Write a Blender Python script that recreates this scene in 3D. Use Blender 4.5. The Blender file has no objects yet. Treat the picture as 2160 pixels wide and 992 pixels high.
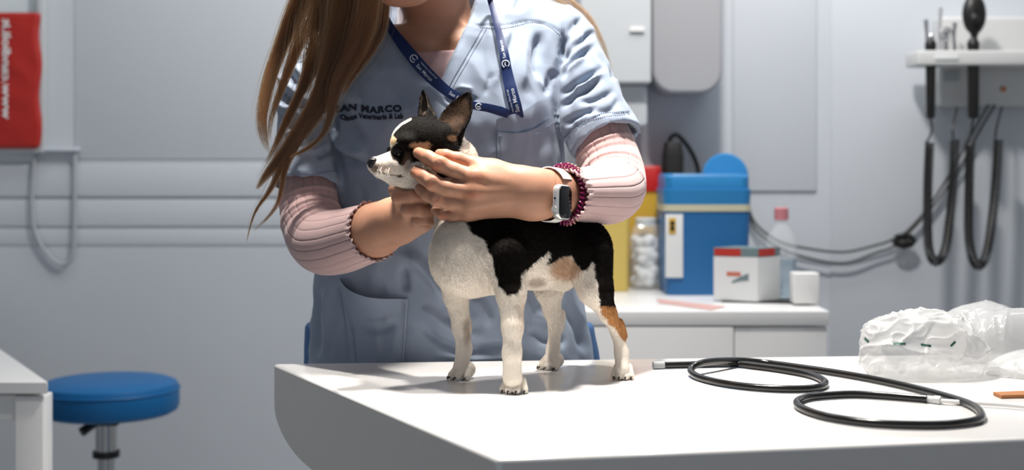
import bpy, math, random
import numpy as np
from mathutils import Vector, Matrix
from mathutils.bvhtree import BVHTree

# ---------------------------------------------------------------- camera, sky, lights, exposure
SC = bpy.context.scene
FPX, HORIZON, CAMZ = 3000.0, 330.0, 1.2          # 50 mm lens on a 36 mm frame that is 2160 px wide

def P(px, py, d):
    """World point at depth d (metres from the lens) that the photograph shows at px, py."""
    return ((px - 1080.0) / FPX * d, d, CAMZ - (py - HORIZON) / FPX * d)

cam_data = bpy.data.cameras.new('camera')
cam = bpy.data.objects.new('camera', cam_data)
SC.collection.objects.link(cam)
cam.location = (0, 0, CAMZ)
cam.rotation_euler = (math.pi / 2, 0, 0)
cam_data.sensor_width = 36.0
cam_data.lens = 50.0
cam_data.shift_y = -(496.0 - HORIZON) / 2160.0
cam_data.clip_start = 0.05
cam_data.dof.use_dof = True
cam_data.dof.focus_distance = 1.92
cam_data.dof.aperture_fstop = 3.5
SC.camera = cam

world = bpy.data.worlds.new('world')
SC.world = world
world.use_nodes = True
world.node_tree.nodes['Background'].inputs[0].default_value = (0.80, 0.88, 1.0, 1)
world.node_tree.nodes['Background'].inputs[1].default_value = 0.40

SC.view_settings.view_transform = 'Standard'
SC.view_settings.look = 'None'
SC.view_settings.gamma = 1.0
SC.view_settings.exposure = 0.0
SC.view_settings.use_curve_mapping = False

def area_light(name, loc, target, size, power, color, size_y=None, spread=math.pi):
    ld = bpy.data.lights.new(name, 'AREA')
    ld.shape = 'RECTANGLE' if size_y else 'DISK'
    ld.size = size
    if size_y:
        ld.size_y = size_y
    ld.energy = power
    ld.color = color
    ld.spread = spread
    o = bpy.data.objects.new(name, ld)
    SC.collection.objects.link(o)
    o.location = loc
    o.rotation_euler = (Vector(target) - Vector(loc)).to_track_quat('-Z', 'Y').to_euler()
    return o

# examination spot above the table, two ceiling panels
area_light('exam_spot', (0.02, 1.90, 2.55), (0.02, 1.95, 1.0), 0.10, 7.4, (1.0, 0.94, 0.87), spread=1.2)
area_light('second_spot', (-0.28, 1.88, 2.55), (-0.25, 2.0, 1.0), 0.08, 4.2, (1.0, 0.94, 0.87), spread=1.2)
area_light('ceiling_downlight', (0.35, 2.42, 2.66), (0.55, 3.3, 0.6), 0.16, 29, (1.0, 0.97, 0.94))
area_light('ceiling_panel_light', (-0.8, 3.0, 2.68), (-0.8, 3.1, 0), 1.4, 9, (0.93, 0.97, 1.0), 0.3)
area_light('ceiling_panel_light', (0.95, 3.0, 2.68), (0.95, 3.1, 0), 1.4, 11, (0.96, 0.97, 1.0), 0.3)

# ---------------------------------------------------------------- materials
def mat(name, color=(0.8, 0.8, 0.8), rough=0.5, metal=0.0, attr=None, noise=0.0, noise_scale=20.0, bump=0.0,
        bump_scale=200.0, bump_dist=0.001, trans=0.0, alpha=1.0, sss=0.0, sss_radius=(0.01, 0.004, 0.002), ior=1.45,
        spec=0.5, coat=0.0, sheen=0.0, emit=None, stretch=(1, 1, 1)):
    m = bpy.data.materials.new(name)
    m.use_nodes = True
    nt = m.node_tree
    b = nt.nodes['Principled BSDF']
    L = nt.links.new
    b.inputs['Base Color'].default_value = (*color, 1)
    b.inputs['Roughness'].default_value = rough
    b.inputs['Metallic'].default_value = metal
    b.inputs['IOR'].default_value = ior
    b.inputs['Specular IOR Level'].default_value = spec
    b.inputs['Coat Weight'].default_value = coat
    b.inputs['Transmission Weight'].default_value = trans
    b.inputs['Alpha'].default_value = alpha
    b.inputs['Sheen Weight'].default_value = sheen
    if sss:
        b.inputs['Subsurface Weight'].default_value = sss
        b.inputs['Subsurface Radius'].default_value = sss_radius
        b.inputs['Subsurface Scale'].default_value = 1.0
    if emit:
        b.inputs['Emission Color'].default_value = (*emit[:3], 1)
        b.inputs['Emission Strength'].default_value = emit[3]
    tc = nt.nodes.new('ShaderNodeTexCoord')
    mp = nt.nodes.new('ShaderNodeMapping')
    mp.inputs['Scale'].default_value = stretch
    L(tc.outputs['Object'], mp.inputs['Vector'])
    src = None
    if attr:
        a = nt.nodes.new('ShaderNodeAttribute')
        a.attribute_name = attr
        src = a.outputs['Color']
        L(src, b.inputs['Base Color'])
    if noise:
        n = nt.nodes.new('ShaderNodeTexNoise')
        n.inputs['Scale'].default_value = noise_scale
        n.inputs['Detail'].default_value = 4
        L(mp.outputs['Vector'], n.inputs['Vector'])
        r = nt.nodes.new('ShaderNodeMapRange')
        r.inputs['To Min'].default_value = 1 - noise
        r.inputs['To Max'].default_value = 1 + noise
        L(n.outputs['Fac'], r.inputs['Value'])
        mx = nt.nodes.new('ShaderNodeMix')
        mx.data_type = 'RGBA'
        mx.blend_type = 'MULTIPLY'
        mx.inputs['Factor'].default_value = 1
        if src:
            L(src, mx.inputs['A'])
        else:
            mx.inputs['A'].default_value = (*color, 1)
        L(r.outputs['Result'], mx.inputs['B'])
        L(mx.outputs['Result'], b.inputs['Base Color'])
    if bump:
        n2 = nt.nodes.new('ShaderNodeTexNoise')
        n2.inputs['Scale'].default_value = bump_scale
        n2.inputs['Detail'].default_value = 3
        L(mp.outputs['Vector'], n2.inputs['Vector'])
        bp = nt.nodes.new('ShaderNodeBump')
        bp.inputs['Strength'].default_value = bump
        bp.inputs['Distance'].default_value = bump_dist
        L(n2.outputs['Fac'], bp.inputs['Height'])
        L(bp.outputs['Normal'], b.inputs['Normal'])
    return m

# ---------------------------------------------------------------- object helpers
def tag(o, label=None, cat=None, group=None, kind=None):
    if label:
        o['label'] = label
    if cat:
        o['category'] = cat
    if group:
        o['group'] = group
    if kind:
        o['kind'] = kind
    return o

def empty(name, loc=(0, 0, 0)):
    o = bpy.data.objects.new(name, None)
    o.empty_display_size = 0.05
    o.location = loc
    SC.collection.objects.link(o)
    bpy.context.view_layer.update()
    return o

def attach(o, parent):
    o.parent = parent
    if parent is not None:
        o.matrix_parent_inverse = parent.matrix_world.inverted()
    return o

def link(name, me, m=None, parent=None, smooth=True, auto=None):
    o = bpy.data.objects.new(name, me)
    SC.collection.objects.link(o)
    if m:
        me.materials.append(m)
    if smooth and len(me.polygons):
        me.polygons.foreach_set('use_smooth', np.ones(len(me.polygons), dtype=bool))
    if auto is not None:
        me.set_sharp_from_angle(angle=auto)
    if parent is not None:
        attach(o, parent)
    return o

def mesh(name, V, F):
    me = bpy.data.meshes.new(name)
    V = np.asarray(V, dtype=np.float32)
    if isinstance(F, np.ndarray) and F.ndim == 2:
        nf, k = F.shape
        me.vertices.add(len(V))
        me.vertices.foreach_set('co', V.ravel())
        me.loops.add(nf * k)
        me.loops.foreach_set('vertex_index', F.astype(np.int32).ravel())
        me.polygons.add(nf)
        me.polygons.foreach_set('loop_start', np.arange(0, nf * k, k, dtype=np.int32))
        me.update(calc_edges=True)
        me.validate()
    else:
        me.from_pydata([tuple(v) for v in V], [], [tuple(f) for f in F])
        me.update()
    return me

class MB:
    """Collects vertices and faces of one part."""
    def __init__(self):
        self.V, self.F = [], []
    def add(self, V, F):
        n = len(self.V)
        self.V.extend([tuple(v) for v in V])
        self.F.extend([tuple(i + n for i in f) for f in F])
        return self
    def box(self, c, s, rz=0.0, bevel=0.0):
        import bmesh
        bm = bmesh.new()
        bmesh.ops.create_cube(bm, size=1.0)
        for v in bm.verts:
            v.co = Vector((v.co.x * s[0], v.co.y * s[1], v.co.z * s[2]))
        if bevel:
            bmesh.ops.bevel(bm, geom=bm.edges[:], offset=bevel, segments=3, profile=0.5, affect='EDGES')
        R = Matrix.Rotation(rz, 3, 'Z')
        bm.verts.index_update()
        self.add([R @ v.co + Vector(c) for v in bm.verts], [[v.index for v in f.verts] for f in bm.faces])
        bm.free()
        return self
    def lathe(self, prof, c=(0, 0, 0), seg=48, rot=None):
        """prof: (radius, height) pairs, revolved about local z."""
        V, F = [], []
        n = len(prof)
        R = rot or Matrix.Identity(3)
        for i in range(seg):
            a = 2 * math.pi * i / seg
            for r, h in prof:
                V.append(R @ Vector((r * math.cos(a), r * math.sin(a), h)) + Vector(c))
        for i in range(seg):
            j = (i + 1) % seg
            for k in range(n - 1):
                F.append((i * n + k, j * n + k, j * n + k + 1, i * n + k + 1))
        if prof[0][0] > 1e-6:
            F.append([i * n for i in range(seg)][::-1])
        if prof[-1][0] > 1e-6:
            F.append([i * n + n - 1 for i in range(seg)])
        return self.add(V, F)
    def tube(self, pts, r, seg=8, caps=True):
        V, F = tube_geo(pts, r, seg, caps)
        return self.add(V, F)
    def prism(self, outline, vec, c=(0, 0, 0)):
        """Outline of 3-D points swept by vec."""
        n = len(outline)
        a = [Vector(p) + Vector(c) for p in outline]
        b = [p + Vector(vec) for p in a]
        F = [list(range(n))[::-1], list(range(n, 2 * n))]
        F += [(i, (i + 1) % n, n + (i + 1) % n, n + i) for i in range(n)]
        return self.add(a + b, F)
    def build(self, name, m, parent=None, smooth=True, auto=0.6, bevel=0.0):
        me = mesh(name, self.V, self.F)
        o = link(name, me, m, parent, smooth, auto if smooth else None)
        if bevel:
            md = o.modifiers.new('bevel', 'BEVEL')
            md.width = bevel
            md.segments = 3
            md.limit_method = 'ANGLE'
        return o

def catmull(pts, n):
    """Smooth curve through control rows (any number of columns), n samples, even in arc length of the first three."""
    p = np.asarray(pts, dtype=float)
    q = np.vstack([2 * p[0] - p[1], p, 2 * p[-1] - p[-2]])
    out = []
    for i in range(1, len(q) - 2):
        for t in np.linspace(0, 1, 24, endpoint=False):
            a, b, c, d = q[i - 1], q[i], q[i + 1], q[i + 2]
            out.append(0.5 * (2 * b + (c - a) * t + (2 * a - 5 * b + 4 * c - d) * t * t + (3 * b - a - 3 * c + d) * t ** 3))
    out.append(p[-1])
    out = np.array(out)
    s = np.concatenate([[0], np.cumsum(np.linalg.norm(np.diff(out[:, :3], axis=0), axis=1))])
    u = np.linspace(0, s[-1], n)
    return np.stack([np.interp(u, s, out[:, k]) for k in range(out.shape[1])], axis=1)

def frames(C, up=(0, 0, 1)):
    """Parallel-transported frames along the polyline C."""
    T = np.gradient(C, axis=0)
    T /= np.linalg.norm(T, axis=1, keepdims=True) + 1e-12
    N = np.zeros_like(C)
    n = np.asarray(up, float)
    n = n - T[0] * (n @ T[0])
    if np.linalg.norm(n) < 1e-3:
        n = np.array([1.0, 0, 0]) - T[0] * T[0][0]
    n /= np.linalg.norm(n)
    for i in range(len(C)):
        n = n - T[i] * (n @ T[i])
        n /= np.linalg.norm(n)
        N[i] = n
    return T, N, np.cross(T, N)

def tube_geo(pts, r, seg=8, caps=True, up=(0, 0, 1), disp=None):
    """Tube along pts; r a number, a list, or (n, 2) radii along the normal and the binormal; disp(i/n, angles) adds radius."""
    C = np.asarray(pts, float)
    n = len(C)
    T, N, B = frames(C, up)
    R = np.asarray(r, float)
    if R.ndim == 0:
        R = np.full((n, 2), float(R))
    elif R.ndim == 1:
        R = np.stack([R, R], axis=1)
    a = np.linspace(0, 2 * np.pi, seg, endpoint=False)
    V = np.zeros((n, seg, 3))
    for i in range(n):
        e = disp(i / (n - 1), a) if disp else 0
        V[i] = C[i] + np.outer(np.cos(a) * (R[i, 0] + e), N[i]) + np.outer(np.sin(a) * (R[i, 1] + e), B[i])
    V = V.reshape(-1, 3)
    F = []
    for i in range(n - 1):
        for k in range(seg):
            j = (k + 1) % seg
            F.append((i * seg + k, i * seg + j, (i + 1) * seg + j, (i + 1) * seg + k))
    if caps:
        F.append(list(range(seg))[::-1])
        F.append([(n - 1) * seg + k for k in range(seg)])
    return V, F

# ---------------------------------------------------------------- smooth solids: distance field -> mesh
class Field:
    def __init__(self, lo, hi, h):
        self.lo = np.array(lo, np.float32)
        self.h = h
        self.n = np.ceil((np.array(hi) - np.array(lo)) / h).astype(int) + 1
        self.f = np.full(self.n, 0.08, np.float32)
    def twin(self):
        o = Field.__new__(Field)
        o.lo, o.h, o.n = self.lo, self.h, self.n
        o.f = np.full(self.n, 0.08, np.float32)
        return o
    def _sub(self, lo, hi):
        a = np.clip(np.floor((np.array(lo) - self.lo) / self.h).astype(int), 0, self.n)
        b = np.clip(np.ceil((np.array(hi) - self.lo) / self.h).astype(int) + 1, 0, self.n)
        if (b <= a).any():
            return None
        ax = [self.lo[i] + self.h * np.arange(a[i], b[i], dtype=np.float32) for i in range(3)]
        X, Y, Z = np.meshgrid(*ax, indexing='ij')
        return (slice(a[0], b[0]), slice(a[1], b[1]), slice(a[2], b[2])), X, Y, Z
    def _mix(self, s, d, k, op):
        g = self.f[s]
        if op == 'sub':
            m = np.maximum(g, -d)
            if k > 0:
                hh = np.maximum(k - np.abs(g + d), 0) / k
                m = m + hh * hh * k * 0.25
        else:
            m = np.minimum(g, d)
            if k > 0:
                hh = np.maximum(k - np.abs(g - d), 0) / k
                m = m - hh * hh * k * 0.25
        self.f[s] = m
    def add(self, fn, lo, hi, k=0.005, op='add'):
        pad = k + 3 * self.h + 0.004
        s = self._sub(np.array(lo) - pad, np.array(hi) + pad)
        if s is not None:
            self._mix(s[0], fn(s[1], s[2], s[3]).astype(np.float32), k, op)
        return self
    def cone(self, a, b, ra, rb, k=0.005, op='add', flat=None, cap=False, cavity=0.0):
        """Round cone a->b; flat = (axis, factor) squeezes the section along axis; cap cuts it flat at b; cavity hollows that end."""
        a = np.array(a, float); b = np.array(b, float)
        ba = b - a
        l2 = ba @ ba
        def fn(X, Y, Z):
            x, y, z = X - a[0], Y - a[1], Z - a[2]
            hraw = (x * ba[0] + y * ba[1] + z * ba[2]) / l2
            h = np.clip(hraw, 0, None if cap else 1) if cap else np.clip(hraw, 0, 1)
            qx, qy, qz = x - h * ba[0], y - h * ba[1], z - h * ba[2]
            q2 = qx * qx + qy * qy + qz * qz
            sc = 1.0
            if flat is not None:
                ax, fac = np.array(flat[0], float), flat[1]
                ax = ax / np.linalg.norm(ax)
                c = qx * ax[0] + qy * ax[1] + qz * ax[2]
                q2 = q2 + c * c * (1.0 / fac ** 2 - 1.0)
                sc = 0.5 * (1 + fac)
            d = (np.sqrt(q2) - (ra + (rb - ra) * h)) * sc
            if cap:
                pl = (hraw - 1.0) * math.sqrt(l2)
                if cavity:
                    inner = (np.sqrt(q2) - (ra + (rb - ra) * h) + cavity) * sc
                    inner = np.maximum(inner, (1.0 - hraw) * math.sqrt(l2) - 0.03)
                    d = np.maximum(d, -inner)
                d = np.maximum(d, pl)
            return d
        R = max(ra, rb)
        return self.add(fn, np.minimum(a, b) - R, np.maximum(a, b) + R, k, op)
    def chain(self, pts, k=0.004, flat=None, op='add'):
        for p, q in zip(pts[:-1], pts[1:]):
            self.cone(p[:3], q[:3], p[3], q[3], k, op, flat)
        return self
    def ell(self, c, r, k=0.005, rot=None, op='add'):
        c = np.array(c, float); r = np.array(r, float)
        R = np.array(rot) if rot is not None else np.eye(3)      # columns: local axes
        def fn(X, Y, Z):
            x, y, z = X - c[0], Y - c[1], Z - c[2]
            u = [(x * R[0, i] + y * R[1, i] + z * R[2, i]) for i in range(3)]
            k0 = np.sqrt(sum((u[i] / r[i]) ** 2 for i in range(3)))
            k1 = np.sqrt(sum((u[i] / r[i] ** 2) ** 2 for i in range(3))) + 1e-6
            return k0 * (k0 - 1) / k1
        m = r.max()
        return self.add(fn, c - m, c + m, k, op)
    def mesh(self, relax=2):
        f = self.f
        ins = f < 0
        n = self.n
        c = [ins[i:n[0] - 1 + i, j:n[1] - 1 + j, k:n[2] - 1 + k] for i in (0, 1) for j in (0, 1) for k in (0, 1)]
        cnt = sum(x.astype(np.int8) for x in c)
        act = (cnt > 0) & (cnt < 8)
        idx = np.argwhere(act)
        vid = np.full(act.shape, -1, np.int32)
        vid[act] = np.arange(len(idx), dtype=np.int32)
        corner = {}
        for i in (0, 1):
            for j in (0, 1):
                for k in (0, 1):
                    corner[(i, j, k)] = f[idx[:, 0] + i, idx[:, 1] + j, idx[:, 2] + k]
        acc = np.zeros((len(idx), 3)); num = np.zeros(len(idx))
        for e in [((0,0,0),(1,0,0)),((0,1,0),(1,1,0)),((0,0,1),(1,0,1)),((0,1,1),(1,1,1)),
                  ((0,0,0),(0,1,0)),((1,0,0),(1,1,0)),((0,0,1),(0,1,1)),((1,0,1),(1,1,1)),
                  ((0,0,0),(0,0,1)),((1,0,0),(1,0,1)),((0,1,0),(0,1,1)),((1,1,0),(1,1,1))]:
            A, B = corner[e[0]], corner[e[1]]
            m = (A < 0) != (B < 0)
            t = np.where(m, A / np.where(m, A - B, 1), 0)
            for ax in range(3):
                acc[:, ax] += np.where(m, e[0][ax] + t * (e[1][ax] - e[0][ax]), 0)
            num += m
        V = self.lo + self.h * (idx + acc / num[:, None])
        Fs = []
        for ax in range(3):
            sl0 = [slice(None)] * 3; sl1 = [slice(None)] * 3
            sl0[ax] = slice(0, -1); sl1[ax] = slice(1, None)
            A, B = ins[tuple(sl0)], ins[tuple(sl1)]
            ed = np.argwhere(A != B)
            o1, o2 = [(1, 2), (2, 0), (0, 1)][ax]
            ok = (ed[:, o1] > 0) & (ed[:, o2] > 0) & (ed[:, o1] < n[o1] - 1) & (ed[:, o2] < n[o2] - 1)
            ed = ed[ok]
            s = A[ed[:, 0], ed[:, 1], ed[:, 2]]
            q = []
            for d1, d2 in ((-1, -1), (0, -1), (0, 0), (-1, 0)):
                e = ed.copy()
                e[:, o1] += d1; e[:, o2] += d2
                q.append(vid[e[:, 0], e[:, 1], e[:, 2]])
            q = np.stack(q, axis=1)
            q[~s] = q[~s][:, ::-1]
            Fs.append(q)
        F = np.concatenate(Fs)
        F = F[(F >= 0).all(axis=1)]
        for _ in range(relax):
            V = laplace(V, F, 0.5)
        return V, F

def laplace(V, F, w=0.5):
    acc = np.zeros_like(V); num = np.zeros(len(V))
    k = F.shape[1]
    for i in range(k):
        a, b = F[:, i], F[:, (i + 1) % k]
        for x in range(3):
            acc[:, x] += np.bincount(a, V[b, x], len(V)) + np.bincount(b, V[a, x], len(V))
        num += np.bincount(a, minlength=len(V)) + np.bincount(b, minlength=len(V))
    return V + w * (acc / np.maximum(num, 1)[:, None] - V)

def normals(V, F):
    n = np.cross(V[F[:, 2]] - V[F[:, 0]], V[F[:, 3 % F.shape[1]]] - V[F[:, 1]]) if F.shape[1] == 4 else np.cross(V[F[:, 1]] - V[F[:, 0]], V[F[:, 2]] - V[F[:, 0]])
    N = np.zeros_like(V)
    for i in range(F.shape[1]):
        for x in range(3):
            N[:, x] += np.bincount(F[:, i], n[:, x], len(V))
    return N / (np.linalg.norm(N, axis=1, keepdims=True) + 1e-12)

def topx(V):
    """Photograph pixels of world points."""
    d = V[:, 1]
    return np.stack([1080 + V[:, 0] / d * FPX, HORIZON - (V[:, 2] - CAMZ) / d * FPX], axis=1)

def Q(px, py, d, r):
    """Joint at px, py, depth d with a radius given in pixels."""
    x, y, z = P(px, py, d)
    return (x, y, z, r * d / FPX)

def poly_sd(Pt, poly):
    """Signed distance (negative inside) of 2-D points to a polygon."""
    poly = np.asarray(poly, float)
    d = np.full(len(Pt), 1e9)
    inside = np.zeros(len(Pt), bool)
    for a, b in zip(poly, np.roll(poly, -1, axis=0)):
        ab = b - a
        t = np.clip(((Pt - a) @ ab) / (ab @ ab), 0, 1)
        d = np.minimum(d, np.linalg.norm(Pt - a - t[:, None] * ab, axis=1))
        c = ((a[1] > Pt[:, 1]) != (b[1] > Pt[:, 1]))
        xx = (b[0] - a[0]) * (Pt[:, 1] - a[1]) / (b[1] - a[1] if b[1] != a[1] else 1e-9) + a[0]
        inside ^= c & (Pt[:, 0] < xx)
    return np.where(inside, -d, d)

def line_d(Pt, line):
    """Distance of 2-D points to a polyline, and the position along it (0..1)."""
    line = np.asarray(line, float)
    L = np.concatenate([[0], np.cumsum(np.linalg.norm(np.diff(line, axis=0), axis=1))])
    d = np.full(len(Pt), 1e9); u = np.zeros(len(Pt)); sgn = np.zeros(len(Pt))
    for i in range(len(line) - 1):
        a, b = line[i], line[i + 1]
        ab = b - a
        t = np.clip(((Pt - a) @ ab) / (ab @ ab), 0, 1)
        q = Pt - a - t[:, None] * ab
        dd = np.linalg.norm(q, axis=1)
        m = dd < d
        d = np.where(m, dd, d)
        u = np.where(m, (L[i] + t * (L[i + 1] - L[i])) / L[-1], u)
        sgn = np.where(m, np.sign(ab[0] * q[:, 1] - ab[1] * q[:, 0]), sgn)
    return d, u, sgn

def vnoise(V, scale, seed=0):
    """Smooth value noise in -1..1 at points V."""
    p = V * scale + seed * 17.13
    i = np.floor(p).astype(np.int64)
    f = p - i
    f = f * f * (3 - 2 * f)
    def hsh(a, b, c):
        n = (a * 374761393 + b * 668265263 + c * 2147483647 + seed * 1274126177) & 0xffffffff
        n = ((n ^ (n >> 13)) * 1274126177) & 0xffffffff
        return ((n ^ (n >> 16)) & 0xffff) / 32767.5 - 1
    out = 0
    for a in (0, 1):
        for b in (0, 1):
            for c in (0, 1):
                w = (f[:, 0] if a else 1 - f[:, 0]) * (f[:, 1] if b else 1 - f[:, 1]) * (f[:, 2] if c else 1 - f[:, 2])
                out = out + w * hsh(i[:, 0] + a, i[:, 1] + b, i[:, 2] + c)
    return out

def set_color(me, name, C):
    C4 = np.ones((len(C), 4), np.float32)
    C4[:, :3] = C
    a = me.attributes.new(name, 'FLOAT_COLOR', 'POINT')
    a.data.foreach_set('color', C4.ravel())

def bvh_of(V, F):
    return BVHTree.FromPolygons([tuple(v) for v in V], [tuple(int(i) for i in f) for f in F])

EYE = Vector((0, 0, CAMZ))

def hit_px(bvh, px, py, off=0.0, fallback=2.1):
    """Point on a surface found on the sight line through px, py, lifted by off along its normal."""
    d = (Vector(P(px, py, 1.0)) - EYE).normalized()
    loc, nor, i, dist = bvh.ray_cast(EYE, d)
    if loc is None:
        return Vector(P(px, py, fallback)), Vector((0, -1, 0))
    if nor.dot(d) > 0:
        nor = -nor
    return loc + nor * off, nor

def writing(name, body, m, parent, place, size=1.0, bold=0.0, spacing=1.0, depth=0.0, kind=None):
    """Flat lettering: the outline of body, each vertex moved to place(u, v) with u along the line and v up, both in cap heights."""
    cu = bpy.data.curves.new(name, 'FONT')
    cu.body = body
    cu.size = 1.0
    cu.offset = bold
    cu.space_character = spacing
    cu.resolution_u = 3
    t = bpy.data.objects.new(name, cu)
    SC.collection.objects.link(t)
    bpy.context.view_layer.update()
    me = bpy.data.meshes.new_from_object(t.evaluated_get(bpy.context.evaluated_depsgraph_get()))
    bpy.data.objects.remove(t)
    me.name = name
    for v in me.vertices:
        v.co = place(v.co.x / 0.7, v.co.y / 0.7)
    me.materials.clear()
    o = link(name, me, m, parent, smooth=False)
    return o
# ---------------------------------------------------------------- room shell
M_wall = mat('painted_wall', (0.58, 0.61, 0.645), rough=0.55, noise=0.03, noise_scale=3, bump=0.15, bump_scale=300, bump_dist=0.0005)
M_floor = mat('vinyl_floor', (0.30, 0.31, 0.32), rough=0.4, noise=0.05, noise_scale=40)
M_ceil = mat('ceiling_paint', (0.75, 0.76, 0.77), rough=0.8)
M_white = mat('white_laminate', (0.80, 0.79, 0.77), rough=0.28, noise=0.01, noise_scale=8)
M_reflection_trim = mat('reflection_and_trim_finish', (0.58, 0.61, 0.645), rough=0.42)  # for the boards that stand in for reflections, and a wall panel
WY = 3.62                                                            # back wall
def struct(o, name=None):
    o['kind'] = 'structure'
    return o
struct(MB().box((0.1, WY + 0.05, 1.35), (5.4, 0.1, 2.7)).build('wall_back', M_wall, smooth=False))
struct(MB().box((-2.55, 1.15, 1.35), (0.1, 5.04, 2.7)).build('wall_left', M_wall, smooth=False))
struct(MB().box((2.75, 1.15, 1.35), (0.1, 5.04, 2.7)).build('wall_right', M_wall, smooth=False))
struct(MB().box((0.1, 1.15, -0.05), (5.4, 5.04, 0.1)).build('floor', M_floor, smooth=False))
struct(MB().box((0.1, 1.15, 2.75), (5.4, 5.04, 0.1)).build('ceiling', M_ceil, smooth=False))

def wall_z(py, d=WY):
    return CAMZ - (py - HORIZON) / FPX * d
def wall_x(px, d=WY):
    return (px - 1080) / FPX * d
def wall_board(name, x0, x1, y0, y1, t, m, bevel=0.002):
    """Flat board on the back wall covering the photographed box."""
    a, b = wall_x(x0), wall_x(x1)
    u, v = wall_z(y1), wall_z(y0)
    return struct(MB().box(((a + b) / 2, WY - t / 2, (u + v) / 2), (b - a, t, v - u), bevel=bevel).build(name, m))
# faint reflections shaped as shallow boards, plus one panel, along the left part of the wall, access panels with a shadow gap on the right part
wall_board('reflection_band_1', -420, 700, 345, 416, 0.005, M_reflection_trim, 0.004)
wall_board('reflection_band_2', -420, 700, 420, 478, 0.0035, M_reflection_trim, 0.003)
wall_board('reflection_band_3', -420, 700, 482, 517, 0.002, M_reflection_trim, 0.002)
wall_board('trim_4', 158, 900, -500, 336, 0.002, M_reflection_trim, 0.002)
wall_board('trim_5', 1545, 1722, -500, 404, 0.006, M_wall, 0.003)
wall_board('trim_6', 1752, 2500, -500, 900, 0.003, M_wall, 0.002)
struct(MB().box((0.1, WY - 0.008, 0.05), (5.3, 0.016, 0.1), bevel=0.003).build('baseboard_back', M_white))

# ceiling light panels (the lamps that light the room)
for i, (x, y, lab) in enumerate(((-0.8, 3.0, 'long flat ceiling lamp over the stool side of the room'), (0.95, 3.0, 'long flat ceiling lamp over the counter side of the room'))):
    t = empty('ceiling_lamp', (x, y, 2.7))
    tag(t, lab, 'lamp')
    MB().box((x, y, 2.694), (1.46, 0.36, 0.012), bevel=0.002).build('lamp_frame', M_white, t)
t = MB().lathe([(0.075, 2.688), (0.095, 2.686), (0.100, 2.692), (0.100, 2.6995)], (0.35, 2.42, 0), 40).build('ceiling_downlight', M_white)
tag(t, 'small round ceiling downlight behind the person', 'lamp')
# ---------------------------------------------------------------- examination table
TZ = 0.896
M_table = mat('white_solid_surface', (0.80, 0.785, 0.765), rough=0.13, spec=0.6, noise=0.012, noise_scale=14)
M_tableside = mat('shaded_table_white', (0.66, 0.635, 0.60), rough=0.45, noise=0.02, noise_scale=30)  # same white as the top, with the shade of the sides in the colour
M_steel = mat('brushed_steel', (0.55, 0.55, 0.55), rough=0.3, metal=1.0)
def on_table(px, py, lift=0.0):
    d = FPX * (CAMZ - TZ - lift) / (py - HORIZON)
    return Vector(P(px, py, d))
table = empty('examination_table', (0.25, 1.85, 0))
tag(table, 'white examination table with rounded underside that the dog stands on', 'table')
RL, FL = on_table(577, 768), on_table(1050, 970)
RR, FR = on_table(1810, 751), on_table(2160, 925)
RR = RL + (RR - RL) * 1.45
FR = FL + (FR - FL) * 1.75
def section(a, b, inset=0.0):
    """Outline in the vertical plane through a (rear) and b (front): flat top, rounded bottom corners."""
    u = b - a
    L = u.length
    u.normalize()
    H, RX, RZ = 0.125, 0.20, 0.066
    pts = [(0, 0), (L, 0)]
    for k in range(17):
        t = math.pi / 2 * k / 16
        pts.append((L - RX + RX * math.cos(t), -(H - RZ) - RZ * math.sin(t)))
    for k in range(17):
        t = math.pi / 2 * k / 16
        pts.append((RX - RX * math.sin(t), -(H - RZ) - RZ * math.cos(t)))
    return [a + u * s + Vector((0, 0, h)) for s, h in pts]
TT = 0.004
A, B = section(RL, FL), section(RR, FR)
n = len(A)
solid = MB().add(A + B, [list(range(n))[::-1], list(range(n, 2 * n))] + [(i, (i + 1) % n, n + (i + 1) % n, n + i) for i in range(n)])
slab = solid.build('tabletop', M_table, table, auto=0.7, bevel=0.004)
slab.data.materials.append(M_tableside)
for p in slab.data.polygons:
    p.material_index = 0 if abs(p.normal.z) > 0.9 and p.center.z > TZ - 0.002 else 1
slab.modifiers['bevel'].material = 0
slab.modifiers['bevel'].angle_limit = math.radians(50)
MB().box((0.42, 1.86, 0.40), (0.34, 0.26, 0.745), bevel=0.03).build('pedestal', M_tableside, table)
MB().box((0.42, 1.86, 0.025), (0.74, 0.50, 0.05), bevel=0.02).build('foot_plate', M_steel, table)

# black rubber tube lying in two loops
M_rubber = mat('black_rubber', (0.008, 0.0075, 0.007), rough=0.18, spec=0.6)
M_clearfit = mat('milky_plastic', (0.82, 0.83, 0.82), rough=0.25, trans=0.25)
M_cable_white = mat('white_cable', (0.80, 0.79, 0.77), rough=0.4)
tr = 0.0048
path = [(1392, 771, 0), (1471, 769, 0), (1545, 768, 0), (1597, 773, 0), (1656, 781, 0), (1712, 792, 0), (1740, 806, 0), (1727, 817, 0), (1675, 821, 0), (1601, 818, 0), (1527, 809, 0),
        (1474, 796, 0), (1457, 781, .003), (1474, 768, .0098), (1508, 762, .0098), (1564, 761, .004), (1619, 766, 0), (1693, 776, 0), (1767, 787, 0), (1841, 800, 0), (1916, 816, 0), (1990, 835, 0),
        (2045, 853, 0), (2069, 871, 0), (2062, 886, 0), (2008, 895, 0), (1934, 897, 0), (1841, 893, 0), (1749, 880, 0), (1695, 863, 0), (1681, 849, 0), (1701, 839, 0), (1749, 834, 0),
        (1804, 832, 0), (1879, 836, 0), (1955, 842, 0)]
pts = [on_table(x, y, tr + l + 0.0004) for x, y, l in path]
tube = MB().tube(catmull(pts, 420), tr, 14).build('rubber_tube', M_rubber)
tag(tube, 'long black rubber tube lying in two loops on the white table', 'tube')
e0, e1 = pts[0], pts[1]
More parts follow.
